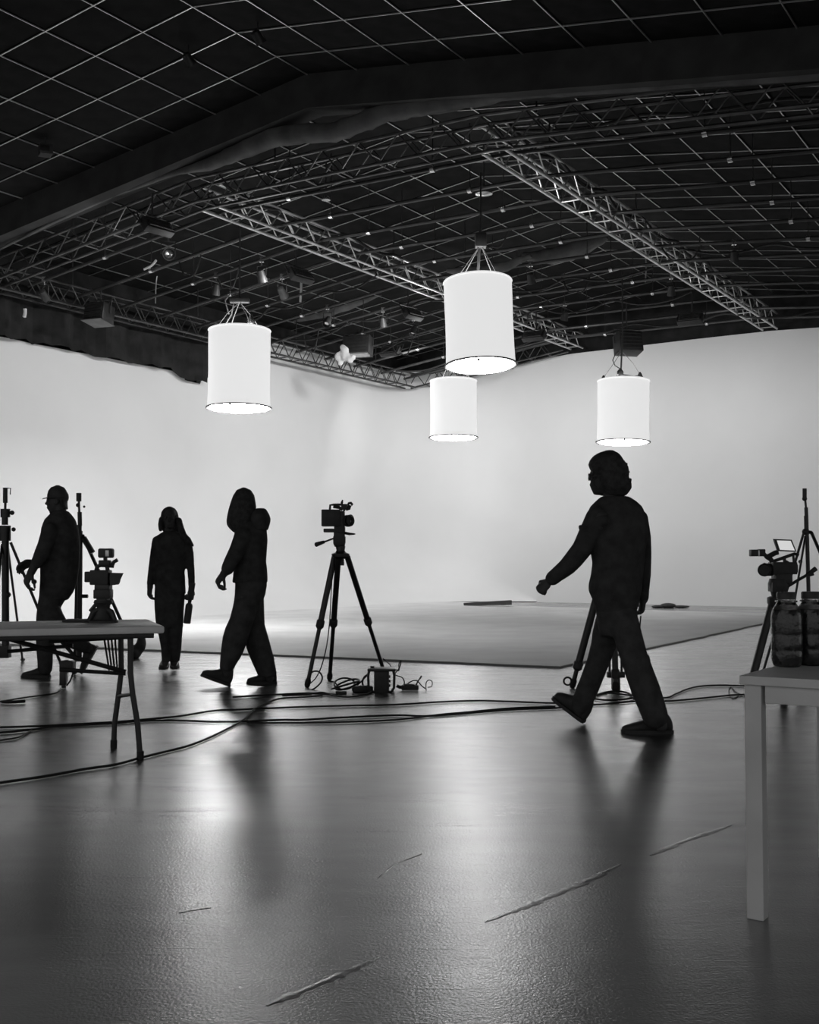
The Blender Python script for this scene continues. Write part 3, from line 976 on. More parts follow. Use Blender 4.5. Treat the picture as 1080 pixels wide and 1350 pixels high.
def shoe(root, heel, toe, ankle_h=.10, wid=1.0, up=None, hs=1.0):
    """heel, toe: ends of the sole"""
    t = toe - heel; L = t.length; t.normalize()
    u0 = up or Vector((0, 0, 1))
    u = (u0 - t * u0.dot(t)).normalized(); l = t.cross(u)
    mb = MB()
    prof = [(0.0, .020, .045, .055), (.06, .032, .045, .09), (.2, .037, .05, ankle_h), (.36, .037, .045, ankle_h * .92), (.52, .039, .036, .072), (.7, .044, .028, .055), (.85, .042, .024, .045), (.95, .032, .02, .036), (1.0, .016, .014, .026)]
    rings = []
    for fr, w, _, h in prof:
        h *= hs
        c = heel + t * L * fr + u * (h / 2 + .008)
        rings.append([c + l * cos(2 * pi * j / 14) * w * wid + u * sin(2 * pi * j / 14) * h / 2 for j in range(14)])
    mb.rings(rings)
    up_ = bake(mb, 'shoe', M_shoe, root, .010, 2)
    sb = MB(); ring0, ring1 = [], []
    for sgn in (1, -1):
        seq = prof if sgn > 0 else prof[::-1]
        for fr, w, _, h in seq:
            p = heel + t * (L * fr * 1.02 - .003) + l * sgn * (w * wid + .003)
            ring0.append(p.copy()); ring1.append(p + u * .022)
    sb.rings([ring0, ring1])
    sb.build('sole', M_sole, up_, smooth=False)
    return up_

# ---- long-haired man striding left at the right ---------------------------------
P = Person(7.5, (815, 960), 'long-haired person in dark jacket striding left past the white studio floor')
b = MB()
hc = P.J(800, 622, .05)
ey = head(b, hc, (-1, .28, -.05), 1.02, neck=P.J(811, 668, .06))
P.rows(b, [(664, 790, 834, .08, .06), (674, 781, 845, .10, .05), (700, 784, 846, .11, .04), (740, 788, 842, .10, .04), (775, 788, 840, .11, .05), (800, 790, 838, .11, .06), (812, 796, 832, .08, .08)])
P.limb(b, [(790, 684, -.08, 12), (769, 722, -.02, 9.5), (750, 745, .04, 8.5), (734, 758, .09, 6.5), (724, 766, .12, 6)])
hand(b, P.J(724.5, 766, .12), (-.72, .1, -.70), (.40, .75, -.50), side=-1, curl=1.5, s=1.02)
b.ell(P.J(718.5, 772, .13), .030, .030, .032)
P.limb(b, [(845, 684, .15, 10), (850, 720, .22, 9), (851, 745, .26, 8), (850, 775, .22, 6.5), (849, 790, .20, 6)])
hand(b, P.J(848, 789, .20), (-.12, .05, -1), (-.9, -.1, -.2), side=1, curl=.75, s=.95)
P.limb(b, [(803, 812, .12, 15), (797, 848, .22, 13), (790, 870, .27, 11), (780, 895, .32, 10), (770, 922, .35, 8), (765, 938, .36, 8)])
P.limb(b, [(824, 812, .0, 15), (832, 848, -.05, 13), (842, 884, -.08, 11), (856, 920, -.10, 10), (868, 948, -.11, 8), (872, 957, -.11, 8)])
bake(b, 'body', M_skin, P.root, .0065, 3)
eyes(ey, P.root)
j = MB()
P.rows(j, [(655, 792, 830, .085, .06), (661, 785, 839.5, .10, .06), (668, 778, 847, .12, .05), (677, 774, 851, .13, .05), (690, 772, 854, .14, .05), (706, 774, 854.5, .145, .04), (725, 778, 851, .145, .04), (742, 781, 850, .14, .04), (758, 779, 848, .14, .04), (770, 776, 847, .145, .05), (779, 776, 846, .145, .05), (788, 780, 844, .14, .05), (797, 784, 842, .135, .06), (807, 785, 839, .13, .06)])
P.limb(j, [(787, 683, -.06, 15), (777, 703, -.05, 14), (768, 723, -.02, 13.5), (757, 737, .01, 13), (748, 747, .04, 12), (740, 753.5, .07, 11), (734, 758, .09, 10.2), (728.5, 762.5, .10, 10)])
P.limb(j, [(842, 684, .13, 13), (848, 710, .18, 11), (850, 735, .25, 9.5), (850, 760, .24, 8.5), (849, 778, .21, 7.5), (848.5, 788, .20, 7.5)])
j.ell(P.J(789, 686, .0), 15 * P.k, .15, 14 * P.k)
j.box(P.J(766, 695, -.16), (.035, .03, .035), None, .008)
bake(j, 'jacket', M_cloth1, P.root, .012, 3)
t = MB()
P.rows(t, [(792, 785, 840, .13, .06), (803, 785, 840, .13, .06), (815, 787, 841, .13, .06), (826, 789, 843, .12, .06), (838, 791, 842, .10, .06)])
P.limb(t, [(805, 815, .10, 19), (799, 836, .18, 18.5), (796, 850, .22, 17), (789, 872, .27, 15.5), (781, 893, .31, 15), (775, 908, .33, 15), (769, 922, .35, 14.5), (766, 930, .36, 13.5)])
P.limb(t, [(822, 815, .0, 19), (830, 845, -.05, 18.5), (836, 866, -.07, 18), (843, 886, -.08, 18.5), (852, 911, -.10, 19), (860, 932, -.11, 17.5), (864, 944, -.11, 17)])
bake(t, 'trousers', M_cloth2, P.root, .012, 3)
h = MB()
P.rows(h, [(594.5, 797, 810, .03, .05), (597, 789, 815, .06, .05), (601, 782.5, 819, .09, .05), (607, 777.5, 822.5, .11, .05), (613, 775.5, 824.5, .115, .05), (619, 778, 826, .12, .05), (625, 784, 828, .12, .05), (631, 787, 829.5, .12, .05), (637, 788, 832.5, .12, .05), (643, 790, 833, .115, .05), (648, 794, 830, .10, .05), (653, 797, 826, .08, .05)])
for (x, y, r) in ((784, 643, 5), (788, 647, 6), (795, 648, 6), (781.5, 639, 4), (785, 649, 3.5), (784, 635, 5), (782, 631, 4), (784, 626, 5)):
    h.ell(P.J(x, y, .07), r * P.k, .04, r * P.k)
for _ in range(60):
    a = random.uniform(-1.2, 1.2)
    x, y = 811 + (17 + 4.0 * (a > .25)) * cos(a), 626 + 22 * sin(a)
    h.ell(P.J(x, y, random.uniform(-.04, .13)), random.uniform(2.0, 3.4) * P.k, 3 * P.k, random.uniform(2, 3.2) * P.k, seg=8, rg=6)
h.torus(P.J(825.5, 611, .05), .012, .0045, Vector((0, 1, 0)), 14, 6, -.6, 3.6).torus(P.J(828, 622, .02), .010, .004, Vector((0, 1, 0)), 14, 6, -1, 2.6)
bake(h, 'hair', M_hair, P.root, .010, 1)
g = MB()
c0 = P.J(778, 629, .02); c1 = P.J(776.5, 629, .13)
g.torus(c0, .022, .003, Vector((-1, .25, 0)), 16, 6).torus(c1, .022, .003, Vector((-1, .25, 0)), 16, 6).tube([c0, c1], .003, 6).tube([c0 + Vector((.005, -.02, 0)), P.J(797, 626, -.03)], .003, 6)
g.build('glasses', M_blackmetal, P.root)
shoe(P.root, P.J(769.5, 953, .36), P.J(728.5, 921, .46), .12, 1.15, hs=1.6)
hl, tt = onz(887, 966.5), onz(820, 966.5); shoe(P.root, hl, tt, .12, 1.1, hs=1.15)

# ---- person with hood behind the neck, walking left ------------------------------
P = Person(10.1, (315, 902), 'long-haired person in bulky hooded jacket and baggy trousers striding left')
b = MB()
ey = head(b, P.J(321, 664), (-1, -.1, -.12), .95, neck=P.J(327, 700))
P.rows(b, [(697, 315, 345, .07, 0), (706, 313, 349, .10, 0), (730, 314, 348, .10, 0), (768, 315, 348, .10, 0), (785, 318, 346, .09, 0)])
P.limb(b, [(322, 708, -.14, 8), (312, 728, -.17, 6.5), (304, 741, -.18, 5.5), (297, 754, -.18, 4.5)])
hand(b, P.J(298, 753, -.18), (-.62, -.05, -.8), (.75, .35, -.6), side=1, curl=.75, s=1.3)
P.limb(b, [(336, 708, .15, 8), (340, 728, .18, 6.5), (338, 745, .18, 5.5), (334, 758, .17, 4.5)])
hand(b, P.J(334, 757, .17), (-.2, 0, -1), (-.6, -.5, -.2), side=1, curl=.7, s=.95)
P.limb(b, [(325, 785, -.06, 11), (315, 825, -.1, 9.5), (304, 860, -.1, 8), (300, 888, -.08, 5.5)])
P.limb(b, [(337, 785, .08, 11), (340, 830, .1, 9.5), (350, 868, .12, 7), (356, 894, .14, 5.5)])
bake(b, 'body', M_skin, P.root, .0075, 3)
eyes(ey, P.root)
j = MB()
P.rows(j, [(688, 316, 346, .09, 0), (694, 311, 350, .12, 0), (700, 309, 352, .14, 0), (712, 309, 353, .15, 0), (726, 309, 352, .15, 0), (740, 309, 351, .14, 0), (752, 308, 352.5, .14, 0), (762, 307, 353, .145, 0), (768, 306, 353, .14, 0)])
P.limb(j, [(321, 706, -.12, 12), (313, 725, -.17, 10.5), (306, 738, -.18, 9.5), (302, 746, -.18, 9), (300, 750, -.18, 8.5)])
P.limb(j, [(338, 706, .12, 12), (340, 726, .17, 10.5), (339, 742, .18, 9), (336, 751, .18, 8)])
bake(j, 'jacket', M_cloth1, P.root, .013, 3)
hd = MB()
P.rows(hd, [(671, 336, 351, .07, 0), (674, 334, 352.5, .10, 0), (679, 331, 355.5, .13, 0), (685, 330, 357, .14, 0), (692, 331, 355.5, .14, 0), (699, 334, 353, .12, 0)])
bake(hd, 'hood', M_cloth1, P.root, .013, 2)
h = MB()
P.rows(h, [(643.5, 318, 325, .03, 0), (646, 312, 331, .065, 0), (653, 307.5, 335.5, .09, 0), (661, 304.5, 337, .10, 0), (669, 302, 338, .10, 0), (677, 300, 337.5, .10, 0), (686, 298.5, 337, .10, 0), (692, 299, 335, .10, 0), (697, 302.5, 333, .095, 0), (702, 308, 330, .08, 0)])
bake(h, 'hair', M_hair, P.root, .011, 2)
t = MB()
P.rows(t, [(762, 310, 352, .14, 0), (772, 310, 352, .14, 0), (784, 309.5, 350, .14, 0), (796, 308, 345, .13, 0), (806, 308, 343, .11, 0)])
P.rows(t, [(790, 309, 342, .11, -.05), (802, 306.5, 339, .115, -.06), (815, 303, 336, .115, -.08), (828, 297, 331.5, .115, -.09), (840, 293.5, 328, .11, -.10), (856, 291.5, 322.5, .11, -.10), (867, 290.5, 317.5, .105, -.10), (878, 290, 310, .095, -.10), (883, 290.5, 308.5, .09, -.10)])
P.rows(t, [(790, 317, 346, .11, .06), (802, 319, 343.5, .115, .07), (812, 320, 345.5, .115, .08), (825, 321.5, 349.5, .115, .09), (840, 322.5, 354, .11, .10), (853, 324.5, 357.5, .11, .11), (868, 330, 361.5, .105, .12), (880, 335.5, 363.5, .10, .13), (891, 340.5, 365.5, .095, .14)])
bake(t, 'trousers', M_cloth2, P.root, .013, 3)
shoe(P.root, onz(302.5, 905.5), P.J(264.5, 891.5, -.06), .13, 1.15, hs=1.45)
shoe(P.root, onz(365, 901.5), onz(325.5, 901.5), .11, 1.1, hs=1.15)

# ---- woman facing the camera -------------------------------------------------------
P = Person(11.6, (223, 882), 'slim person with long hair walking toward the camera beside the folding table')
b = MB()
ey = head(b, P.J(224, 683), (.12, -1, -.05), .93, neck=P.J(225.5, 708, .02))
P.rows(b, [(704, 212, 239, .06, 0), (709, 205, 247, .075, 0), (725, 206, 245, .09, 0), (750, 209, 241, .08, 0), (775, 206, 243, .09, 0), (792, 206, 242, .09, 0)])
P.limb(b, [(206, 712, 0, 5), (203, 735, .02, 4.4), (200, 752, .03, 3.8), (198, 772, 0, 3.2)])
hand(b, P.J(198, 772, 0), (-.06, -.05, -1), (.9, .5, 0), side=-1, curl=.6, s=1.1)
P.limb(b, [(247, 713, 0, 5), (251, 735, .02, 4.4), (253, 752, .03, 3.8), (252.5, 776, -.02, 3.2)])
hand(b, P.J(252.5, 776, -.02), (-.1, -.05, -1), (-.9, .5, -.1), side=1, curl=1.1, s=1.15)
P.limb(b, [(215, 792, 0, 9), (217, 825, -.03, 7.5), (218, 850, -.06, 6), (218, 874, -.10, 4.5)])
P.limb(b, [(233, 792, 0, 9), (231, 825, .02, 7.5), (230, 850, .04, 6), (229.5, 874, .04, 4.5)])
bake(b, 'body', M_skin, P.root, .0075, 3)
eyes(ey, P.root)
j = MB()
P.rows(j, [(700, 217, 233, .06, .02), (704, 210, 241, .075, 0), (708, 204.5, 247.5, .09, 0), (714, 203, 250, .10, 0), (725, 204, 247, .11, 0), (740, 205, 244.5, .11, 0), (755, 205, 243.5, .11, 0), (770, 204.5, 244.5, .11, 0), (783, 203.5, 245, .11, 0)])
P.limb(j, [(207, 713, 0, 6.5), (204, 730, .02, 6), (201, 748, .03, 5.2), (199, 762, .01, 4.8), (198, 770, 0, 4.5)])
P.limb(j, [(246, 713, 0, 6.5), (249.5, 730, .02, 6), (251.5, 748, .03, 5), (252.5, 762, .01, 4.6), (252.5, 772, -.02, 4.4)])
bake(j, 'top', M_cloth1, P.root, .012, 3)
t = MB()
P.rows(t, [(776, 204, 244.5, .11, 0), (790, 203.5, 243.5, .115, 0), (804, 204, 242.5, .115, 0), (816, 205.5, 242, .11, 0), (826, 207, 241.5, .10, 0)])
P.rows(t, [(800, 204, 226, .10, 0), (820, 205.5, 225, .10, -.02), (838, 209.5, 224.5, .095, -.04), (855, 213, 225, .09, -.06), (872, 215.5, 225, .08, -.09)])
P.rows(t, [(800, 222, 242.5, .10, 0), (820, 223.5, 241.5, .10, .01), (838, 224, 240, .095, .02), (855, 224, 239, .09, .03), (872, 223.5, 236.5, .08, .04)])
bake(t, 'trousers', M_cloth1, P.root, .012, 3)
h = MB()
P.rows(h, [(668.5, 220, 227, .03, .02), (670.5, 216, 231, .06, .02), (675, 213, 234, .085, .03), (681, 212, 235.5, .09, .03), (688, 211.5, 236.5, .08, .045), (695, 212, 238, .07, .06), (701, 215, 239.5, .06, .07)])
P.limb(h, [(212.5, 684, -.02, 3), (211.5, 691, -.03, 3.2), (212, 698, -.03, 3)])
P.limb(h, [(236, 686, -.02, 4), (238.5, 696, -.03, 4.2), (242, 706, -.05, 4.5), (248, 713, -.06, 4.5), (253.5, 719, -.05, 2.4)])
bake(h, 'hair', M_hair, P.root, .010, 2)
shoe(P.root, onz(219, 876.5), onz(214.5, 882.5), .085, 1.0)
shoe(P.root, onz(229, 873.5), onz(231, 882), .085, 1.0)
# bottle she carries
c0, c1 = P.J(246.5, 822, -.02), P.J(250.5, 790, -.02)
ax = c1 - c0; Lb = ax.length
bt = thing('water_bottle', c0, 'dark slim bottle carried low by the person with long hair', 'bottle')
MB().lathe(c0, [(0, .030), (.005, .036), (Lb * .72, .036), (Lb * .80, .030), (Lb * .84, .018), (Lb * .9, .016)], ax, 18).build('flask', M_black, bt)
MB().lathe(c0 + ax.normalized() * Lb * .88, [(0, .019), (.03, .019), (.034, .012)], ax, 16).build('cap', M_rubber, bt)
MB().torus(P.J(250.5, 789, -.02), .022, .004, Vector((0, 1, .2)), 18, 6).build('carry_loop', M_rubber, bt)

# ---- capped man at the left ---------------------------------------------------------
P = Person(10.85, (58, 893), 'person in peaked cap and loose overshirt striding left behind the folding table')
b = MB()
ey = head(b, P.J(76, 660, 0), (-1, -.08, -.1), 1.0, neck=P.J(82, 686, 0))
P.rows(b, [(682, 68, 95, .08, 0), (692, 62, 98, .11, 0), (720, 60, 98, .11, 0), (760, 57, 92, .11, 0), (795, 54, 80, .10, 0), (808, 54, 76, .09, 0)])
P.limb(b, [(66, 700, -.17, 8), (58, 722, -.20, 6.5), (49, 742, -.20, 5), (42.5, 752, -.2, 4.2)])
hand(b, P.J(42.5, 752, -.2), (-.45, -.02, -.9), (.7, .6, -.3), side=1, curl=.6, s=1.35)
P.limb(b, [(72, 702, .18, 8), (62, 724, .22, 6.5), (52, 737, .2, 5), (46, 741, .18, 4.2)])
hand(b, P.J(46, 741, .18), (-.9, .05, -.25), (.1, -.6, -.8), side=1, curl=.5, s=1.25)
P.limb(b, [(62, 806, .05, 10), (58, 835, .0, 8.5), (59, 860, 0, 7), (60, 883, 0, 5)])
P.limb(b, [(72, 806, -.05, 9), (86, 838, .0, 8), (104, 850, .1, 6.5), (120, 857, .2, 5)])
bake(b, 'body', M_skin, P.root, .0075, 3)
eyes(ey, P.root)
j = MB()
P.rows(j, [(674, 70, 90, .085, 0), (679, 65, 94.5, .11, 0), (685, 59, 99, .13, 0), (696, 55, 102.5, .15, 0), (711, 53.5, 104.5, .16, 0), (726, 53.5, 105, .16, 0), (745, 53.5, 104, .15, 0), (760, 53.5, 102.5, .15, 0), (772, 53, 100, .145, 0), (782, 52.5, 95.5, .14, 0), (791, 52, 89, .13, 0)])
P.limb(j, [(66, 700, -.15, 11), (60, 718, -.19, 10), (54.5, 731, -.20, 9.5), (49, 742, -.20, 8)])
P.limb(j, [(72, 702, .16, 11), (64, 720, .21, 10), (57, 733, .21, 8.5), (50, 739, .20, 6.5)])
bake(j, 'overshirt', M_cloth1, P.root, .013, 3)
t = MB()
P.rows(t, [(780, 53, 92, .13, 0), (790, 51.5, 86, .13, 0), (800, 50, 80, .13, 0), (810, 49, 76, .125, 0), (820, 48, 74, .11, 0)])
P.limb(t, [(61, 810, .05, 12.5), (59, 832, .02, 11.5), (59, 855, 0, 10.8), (59.5, 872, 0, 9.8), (59.5, 881, 0, 9.5)], 1.1)
P.limb(t, [(68, 806, -.05, 11.5), (80, 828, -.02, 11.5), (90, 841, .02, 11), (102, 848, .08, 9.5), (113, 853, .15, 8.5)], 1.1)
bake(t, 'trousers', M_cloth1, P.root, .013, 3)
h = MB()
P.rows(h, [(640.5, 73, 79, .03, 0), (642.5, 67.5, 84.5, .06, 0), (647, 64, 87.5, .085, 0), (653, 62.5, 88.5, .09, 0), (657.5, 62.5, 88.5, .09, 0)])
cap = bake(h, 'cap', M_cloth2, P.root, .010, 2)
MB().rings([[P.J(64.5, 655, d) for d in (-.08, 0, .08)] + [P.J(64.5, 656.5, d) for d in (.08, 0, -.08)],
            [P.J(56, 657, d) for d in (-.045, 0, .045)] + [P.J(56, 658.2, d) for d in (.045, 0, -.045)]]).build('peak', M_cloth2, cap)
h = MB()
P.rows(h, [(657, 78, 88.5, .08, 0), (664, 80, 88, .075, 0), (671, 82, 89, .06, 0)])
P.limb(h, [(69, 675, 0, 4), (73, 676, 0, 4)])
bake(h, 'hair', M_hair, P.root, .010, 1)
shoe(P.root, onz(66, 893), onz(28.5, 893), .10, 1.05)
shoe(P.root, P.J(129, 853, .22), P.J(109, 888, .26), .10, 1.05, up=Vector((-1, 0, .2)))
# ================================================================== CAMERAS, TRIPODS, STANDS
def pb(mb, x0, y0, x1, y1, Y, dep, bev=.006, dy=0.0):
    """box seen between two pixel corners at depth Y, dep metres deep"""
    a, b = at(x0, y0, Y + dy), at(x1, y1, Y + dy)
    mb.box((a + b) / 2, (abs(b.x - a.x), dep, abs(a.z - b.z)), None, min(bev, abs(b.x - a.x) * .2, abs(a.z - b.z) * .2, dep * .2))
    return mb
def pt_(mb, pts, Y, r, n=8):
    return mb.tube([at(x, y, Y + (q[0] if q else 0)) for x, y, *q in pts], r, n)

def leg(root, top, foot, r0, r1, joint=.52, name='leg', collar=True):
    """two stage tripod leg, thick upper tube, thin lower tube"""
    m_ = top.lerp(foot, joint)
    up = MB().tube([top, m_], r0, 10).build(name, M_blackmetal, root)
    MB().tube([m_.lerp(top, .05), foot + (top - foot).normalized() * .03], r1, 10).build('lower_tube', M_blackmetal, up)
    if collar:
        d = (foot - top).normalized()
        MB().lathe(m_ - d * .04, [(0, r0 * 1.1), (.01, r0 * 1.35), (.06, r0 * 1.35), (.08, r1 * 1.2)], d, 12).build('lock_collar', M_black, up)
        MB().lathe(foot - d * .08, [(0, r1 * 1.05), (.02, r1 * 1.4), (.06, r1 * 1.4), (.08, r1 * .8)], d, 12).build('foot', M_rubber, up)
    return up

# ---- centre camera on its tripod ----
Y = 10.15
tr = thing('tripod', Vector((at(450, 735, Y).x, Y, 0)), 'tall black tripod at centre of the floor carrying a camera facing right', 'tripod')
apx = [at(441, 734, Y), at(446, 736, Y - .05), at(458, 734, Y)]
leg(tr, apx[0], onz(404.5, 906.5), .026, .018)
leg(tr, apx[1], onz(434.5, 897), .026, .018)
leg(tr, apx[2], onz(509, 893.5), .026, .018)
MB().lathe(at(449, 737, Y), [(0, .05), (.02, .075), (.045, .078), (.058, .045), (.075, .036), (.105, .042), (.125, .036)], RZ, 20).build('bowl', M_blackmetal, tr)
MB().tube([at(451, 737, Y - .03), at(450.5, 744, Y - .03)], .018, 8).lathe(at(450.5, 745.5, Y - .03), [(0, .022), (.03, .022)], RZ, 10).build('tie_down_knob', M_black, tr)
mb = MB()
pb(mb, 440.5, 701, 454.5, 719, Y, .10)
mb.lathe(at(447.5, 721, Y), [(0, .04), (.02, .05), (.06, .05)], RZ, 18)
mb.lathe(at(447.5, 712, Y) - Vector((.052, 0, 0)), [(0, .035), (.10, .035), (.105, .028)], Vector((1, 0, 0)), 16)
hd = mb.build('fluid_head', M_black, tr)
MB().tube([at(442, 709, Y), at(429, 714, Y - .1), at(425, 715.5, Y - .13)], .008, 8).tube([at(427, 714.6, Y - .12), at(417, 718, Y - .2)], [.014, .020], 10).build('pan_handle', M_black, hd)
MB().tube([at(454, 702.5, Y), at(461, 704, Y - .05), at(468, 704, Y - .1)], [.012, .012, .006], 8).build('lock_lever', M_black, hd)
cm = thing('cinema_camera', at(447, 703, Y), 'boxy cinema camera on the centre tripod, lens toward the right', 'camera')
pb(MB(), 424.5, 672, 449, 694, Y, .13).build('body', M_black, cm)
mb = pb(MB(), 446, 674, 454.5, 703, Y, .11); pb(mb, 441, 694, 455, 703, Y, .10); mb.build('lens_mount', M_black, cm)
pb(MB(), 427, 697, 452, 702, Y, .09).build('base_plate', M_blackmetal, cm)
mb = MB(); pt_(mb, [(435, 673), (435.5, 666), (440, 665.3), (451, 665.3), (453, 668), (454, 674)], Y, .010); pt_(mb, [(439.5, 668), (447, 669), (452, 672)], Y, .014); mb.build('top_handle', M_black, cm)
mb = MB(); pb(mb, 450, 664.5, 458, 672, Y, .06); pt_(mb, [(456, 671), (460, 670), (461, 666)], Y, .018); mb.build('viewfinder_arm', M_black, cm)
mb = MB(); pt_(mb, [(459, 666), (460, 663.5), (463, 663), (464.5, 664.5), (463, 666)], Y, .011); mb.build('rod_clamp', M_black, cm)
mb = MB(); pt_(mb, [(450.5, 665), (451.8, 659)], Y, [.012, .006]); pt_(mb, [(449.5, 662), (452.5, 663)], Y, .008); mb.build('microphone_stub', M_black, cm)
MB().lathe(at(453, 686, Y), [(0, .04), (.03, .045), (.06, .047), (.08, .05)], Vector((.8, -.6, 0)), 20).build('lens', M_black, cm)
c = at(459.5, 687, Y - .05)
MB().lathe(c, [(-.04, .045), (-.02, .049), (.02, .049), (.025, .046), (.015, .042), (.0, .03)], Vector((.45, -.9, 0)), 24).build('lens_hood', M_black, cm)
MB().lathe(c, [(.0, .04), (.008, .025), (.01, .0)], Vector((.45, -.9, 0)), 20).build('front_element', M_glass, cm)

# ---- tripod hidden behind the striding man ----
Y = 9.95
tr = thing('tripod', Vector((at(806, 735, Y).x, Y, 0)), 'black tripod standing behind the striding long-haired person', 'tripod')
leg(tr, at(798, 745, Y), onz(754, 907), .032, .020, .82)
leg(tr, at(808, 748, Y - .04), onz(812, 912), .026, .022, .86)
leg(tr, at(814, 745, Y), onz(860, 899), .030, .020, .8)
MB().lathe(at(806, 748, Y), [(0, .06), (.04, .085), (.08, .085), (.12, .05)], RZ, 18).build('bowl', M_blackmetal, tr)
mb = MB(); c = onz(812, 910)
for dx in (-.05, 0, .05):
    mb.tube([c + Vector((dx, 0, .12)), c + Vector((dx, 0, .34))], .010, 8)
mb.box(c + Vector((0, 0, .13)), (.15, .06, .05), None, .01).box(c + Vector((0, 0, .06)), (.07, .06, .12), None, .01)
mb.build('mid_spreader', M_blackmetal, tr)
pt_(MB(), [(845, 812), (843.5, 830), (843, 850)], Y, .006, 6).build('tether', M_rubber, tr)
mb = MB(); pb(mb, 798, 722, 812, 746, Y, .12); mb.build('fluid_head', M_black, tr)
mb = MB()
# a low loop on the mid leg
mb.torus(at(748.5, 898, Y - .1), .032, .008, Vector((0, 1, 0)), 20, 6)
mb.build('strap_ring', M_rubber, tr)

# ---- right camera behind the white table ----
Y = 9.3
tr = thing('tripod', Vector((at(1024, 735, Y).x, Y, 0)), 'black tripod behind the white table at right', 'tripod')
leg(tr, at(1018, 797, Y), onz(985, 922), .032, .022, .85)
leg(tr, at(1027, 797, Y), onz(1034, 925), .03, .022, .85)
leg(tr, at(1030, 797, Y), onz(1062, 908), .03, .022, .85)
MB().lathe(at(1027, 803, Y), [(0, .07), (.05, .09), (.09, .09), (.10, .07)], RZ, 18).build('bowl', M_blackmetal, tr)
mb = MB(); mb.lathe(at(1027, 796, Y), [(0, .05), (.06, .055), (.12, .07), (.16, .08), (.20, .07)], RZ, 18); pb(mb, 1015.5, 768, 1035, 780, Y, .13)
hd = mb.build('fluid_head', M_black, tr)
pt_(MB(), [(1034, 776), (1052, 765), (1066, 757)], Y, .012).tube([at(1064, 758, Y), at(1076, 749.5, Y)], [.015, .02], 10).build('pan_handle', M_black, hd)
pt_(MB(), [(1066, 759), (1073, 757)], Y, .010).build('handle_clamp', M_black, hd)
cm = thing('cinema_camera', at(1026, 768, Y), 'cinema camera with tilted bright monitor behind the white table', 'camera')
mb = pb(MB(), 1016, 741, 1048, 757, Y, .14); pb(mb, 1020, 755, 1042, 770, Y, .13); pb(mb, 1040, 744, 1050, 755, Y, .10); mb.build('body', M_black, cm)
MB().lathe(at(1017, 751, Y), [(0, .05), (.05, .05), (.06, .055)], Vector((-1, -.3, 0)), 20).build('lens', M_black, cm)
c = at(1008.5, 751.5, Y - .05)
MB().lathe(c, [(-.03, .045), (-.01, .05), (.03, .05), (.035, .046), (.02, .04)], Vector((-.5, -.85, 0)), 24).build('lens_hood', M_black, cm)
MB().lathe(c, [(.01, .038), (.018, .02)], Vector((-.5, -.85, 0)), 18).build('front_element', M_glass, cm)
mb = MB(); pt_(mb, [(1010, 733), (1016, 737), (1020, 743)], Y, .02); pt_(mb, [(1011, 735), (1022, 729), (1026, 728)], Y, .02); pt_(mb, [(1017, 741), (1034, 735), (1048, 730), (1053, 732)], Y, .013); pt_(mb, [(1034, 735), (1035, 743)], Y, .014); pt_(mb, [(1036, 740), (1043, 744), (1048, 742)], Y, .012); pt_(mb, [(1046, 731), (1047, 744)], Y, .010); mb.build('top_handle', M_black, cm)
mb = pb(MB(), 989, 724.5, 999, 733.5, Y, .07); pb(mb, 999.5, 724, 1008, 733.5, Y, .07, dy=.02); pb(mb, 997, 726, 1002, 732, Y, .05); pt_(mb, [(1007, 730), (1013, 736)], Y, .016)
vf = mb.build('viewfinder', M_black, cm)
pb(MB(), 998.2, 725.5, 1000.2, 733, Y, .072).build('bezel', M_steel, vf)
# tilted monitor
def quad_panel(pts, Y, th, name, m, parent, inset=0.0, front=0.0):
    P = [at(x, y, Y) for x, y in pts]
    c = sum(P, Vector((0, 0, 0))) / 4
    P = [c + (p - c) * (1 - inset) for p in P]
    f = Vector((0, -front, 0)); bk = Vector((0, th, 0))
    return MB().rings([[p + f for p in P], [p + bk for p in P]]).build(name, m, parent, smooth=False)
mo = quad_panel([(1020.5, 710.5), (1044, 711.5), (1050.5, 727.5), (1026, 726.5)], Y - .05, .03, 'monitor', M_black, cm)
quad_panel([(1024.5, 712.5), (1042.5, 713), (1048, 725.8), (1028.5, 724.8)], Y - .05, .005, 'screen', M_screen, mo, front=.003)

# ---- camera on a low hi-hat on the folding table ----
Y = 6.78
TABLE_Z = .735
hh = thing('low_tripod', Vector((at(136, 817, Y).x, Y, TABLE_Z)), 'black low camera mount standing on the folding table', 'tripod')
hhz = hh.location
mb = MB()
mb.lathe(Vector((hhz.x, hhz.y, TABLE_Z)), [(0, .085), (.012, .085), (.02, .06), (.07, .035), (.10, .04), (.115, .055), (.13, .05)], RZ, 20)
mb.build('base_plate', M_black, hh)
for a in (-2.6, -.5, 1.4):
    d = Vector((cos(a), sin(a) * .6, 0))
    MB().tube([hhz + Vector((0, 0, .085)), hhz + d * .06 + Vector((0, 0, .06)), hhz + d * .085 + Vector((0, 0, .012))], [.016, .018, .014], 8).build('leg', M_black, hh)
mb = MB(); pb(mb, 125.5, 777, 147, 789, Y, .09); pb(mb, 129, 788, 143, 798, Y, .08); mb.build('fluid_head', M_black, hh)
pt_(MB(), [(128, 795), (119, 806)], Y, .012).build('pan_handle', M_black, hh)
cm = thing('cinema_camera', at(135, 778, Y), 'compact cinema camera with top monitor standing on the folding table', 'camera')
pb(MB(), 121, 751.5, 145, 771, Y, .10).build('body', M_black, cm)
pb(MB(), 113.5, 753.5, 122, 767.5, Y, .08).build('battery', M_black, cm)
mb = pb(MB(), 127, 770, 146, 779, Y, .09); mb.build('base_plate', M_blackmetal, cm)
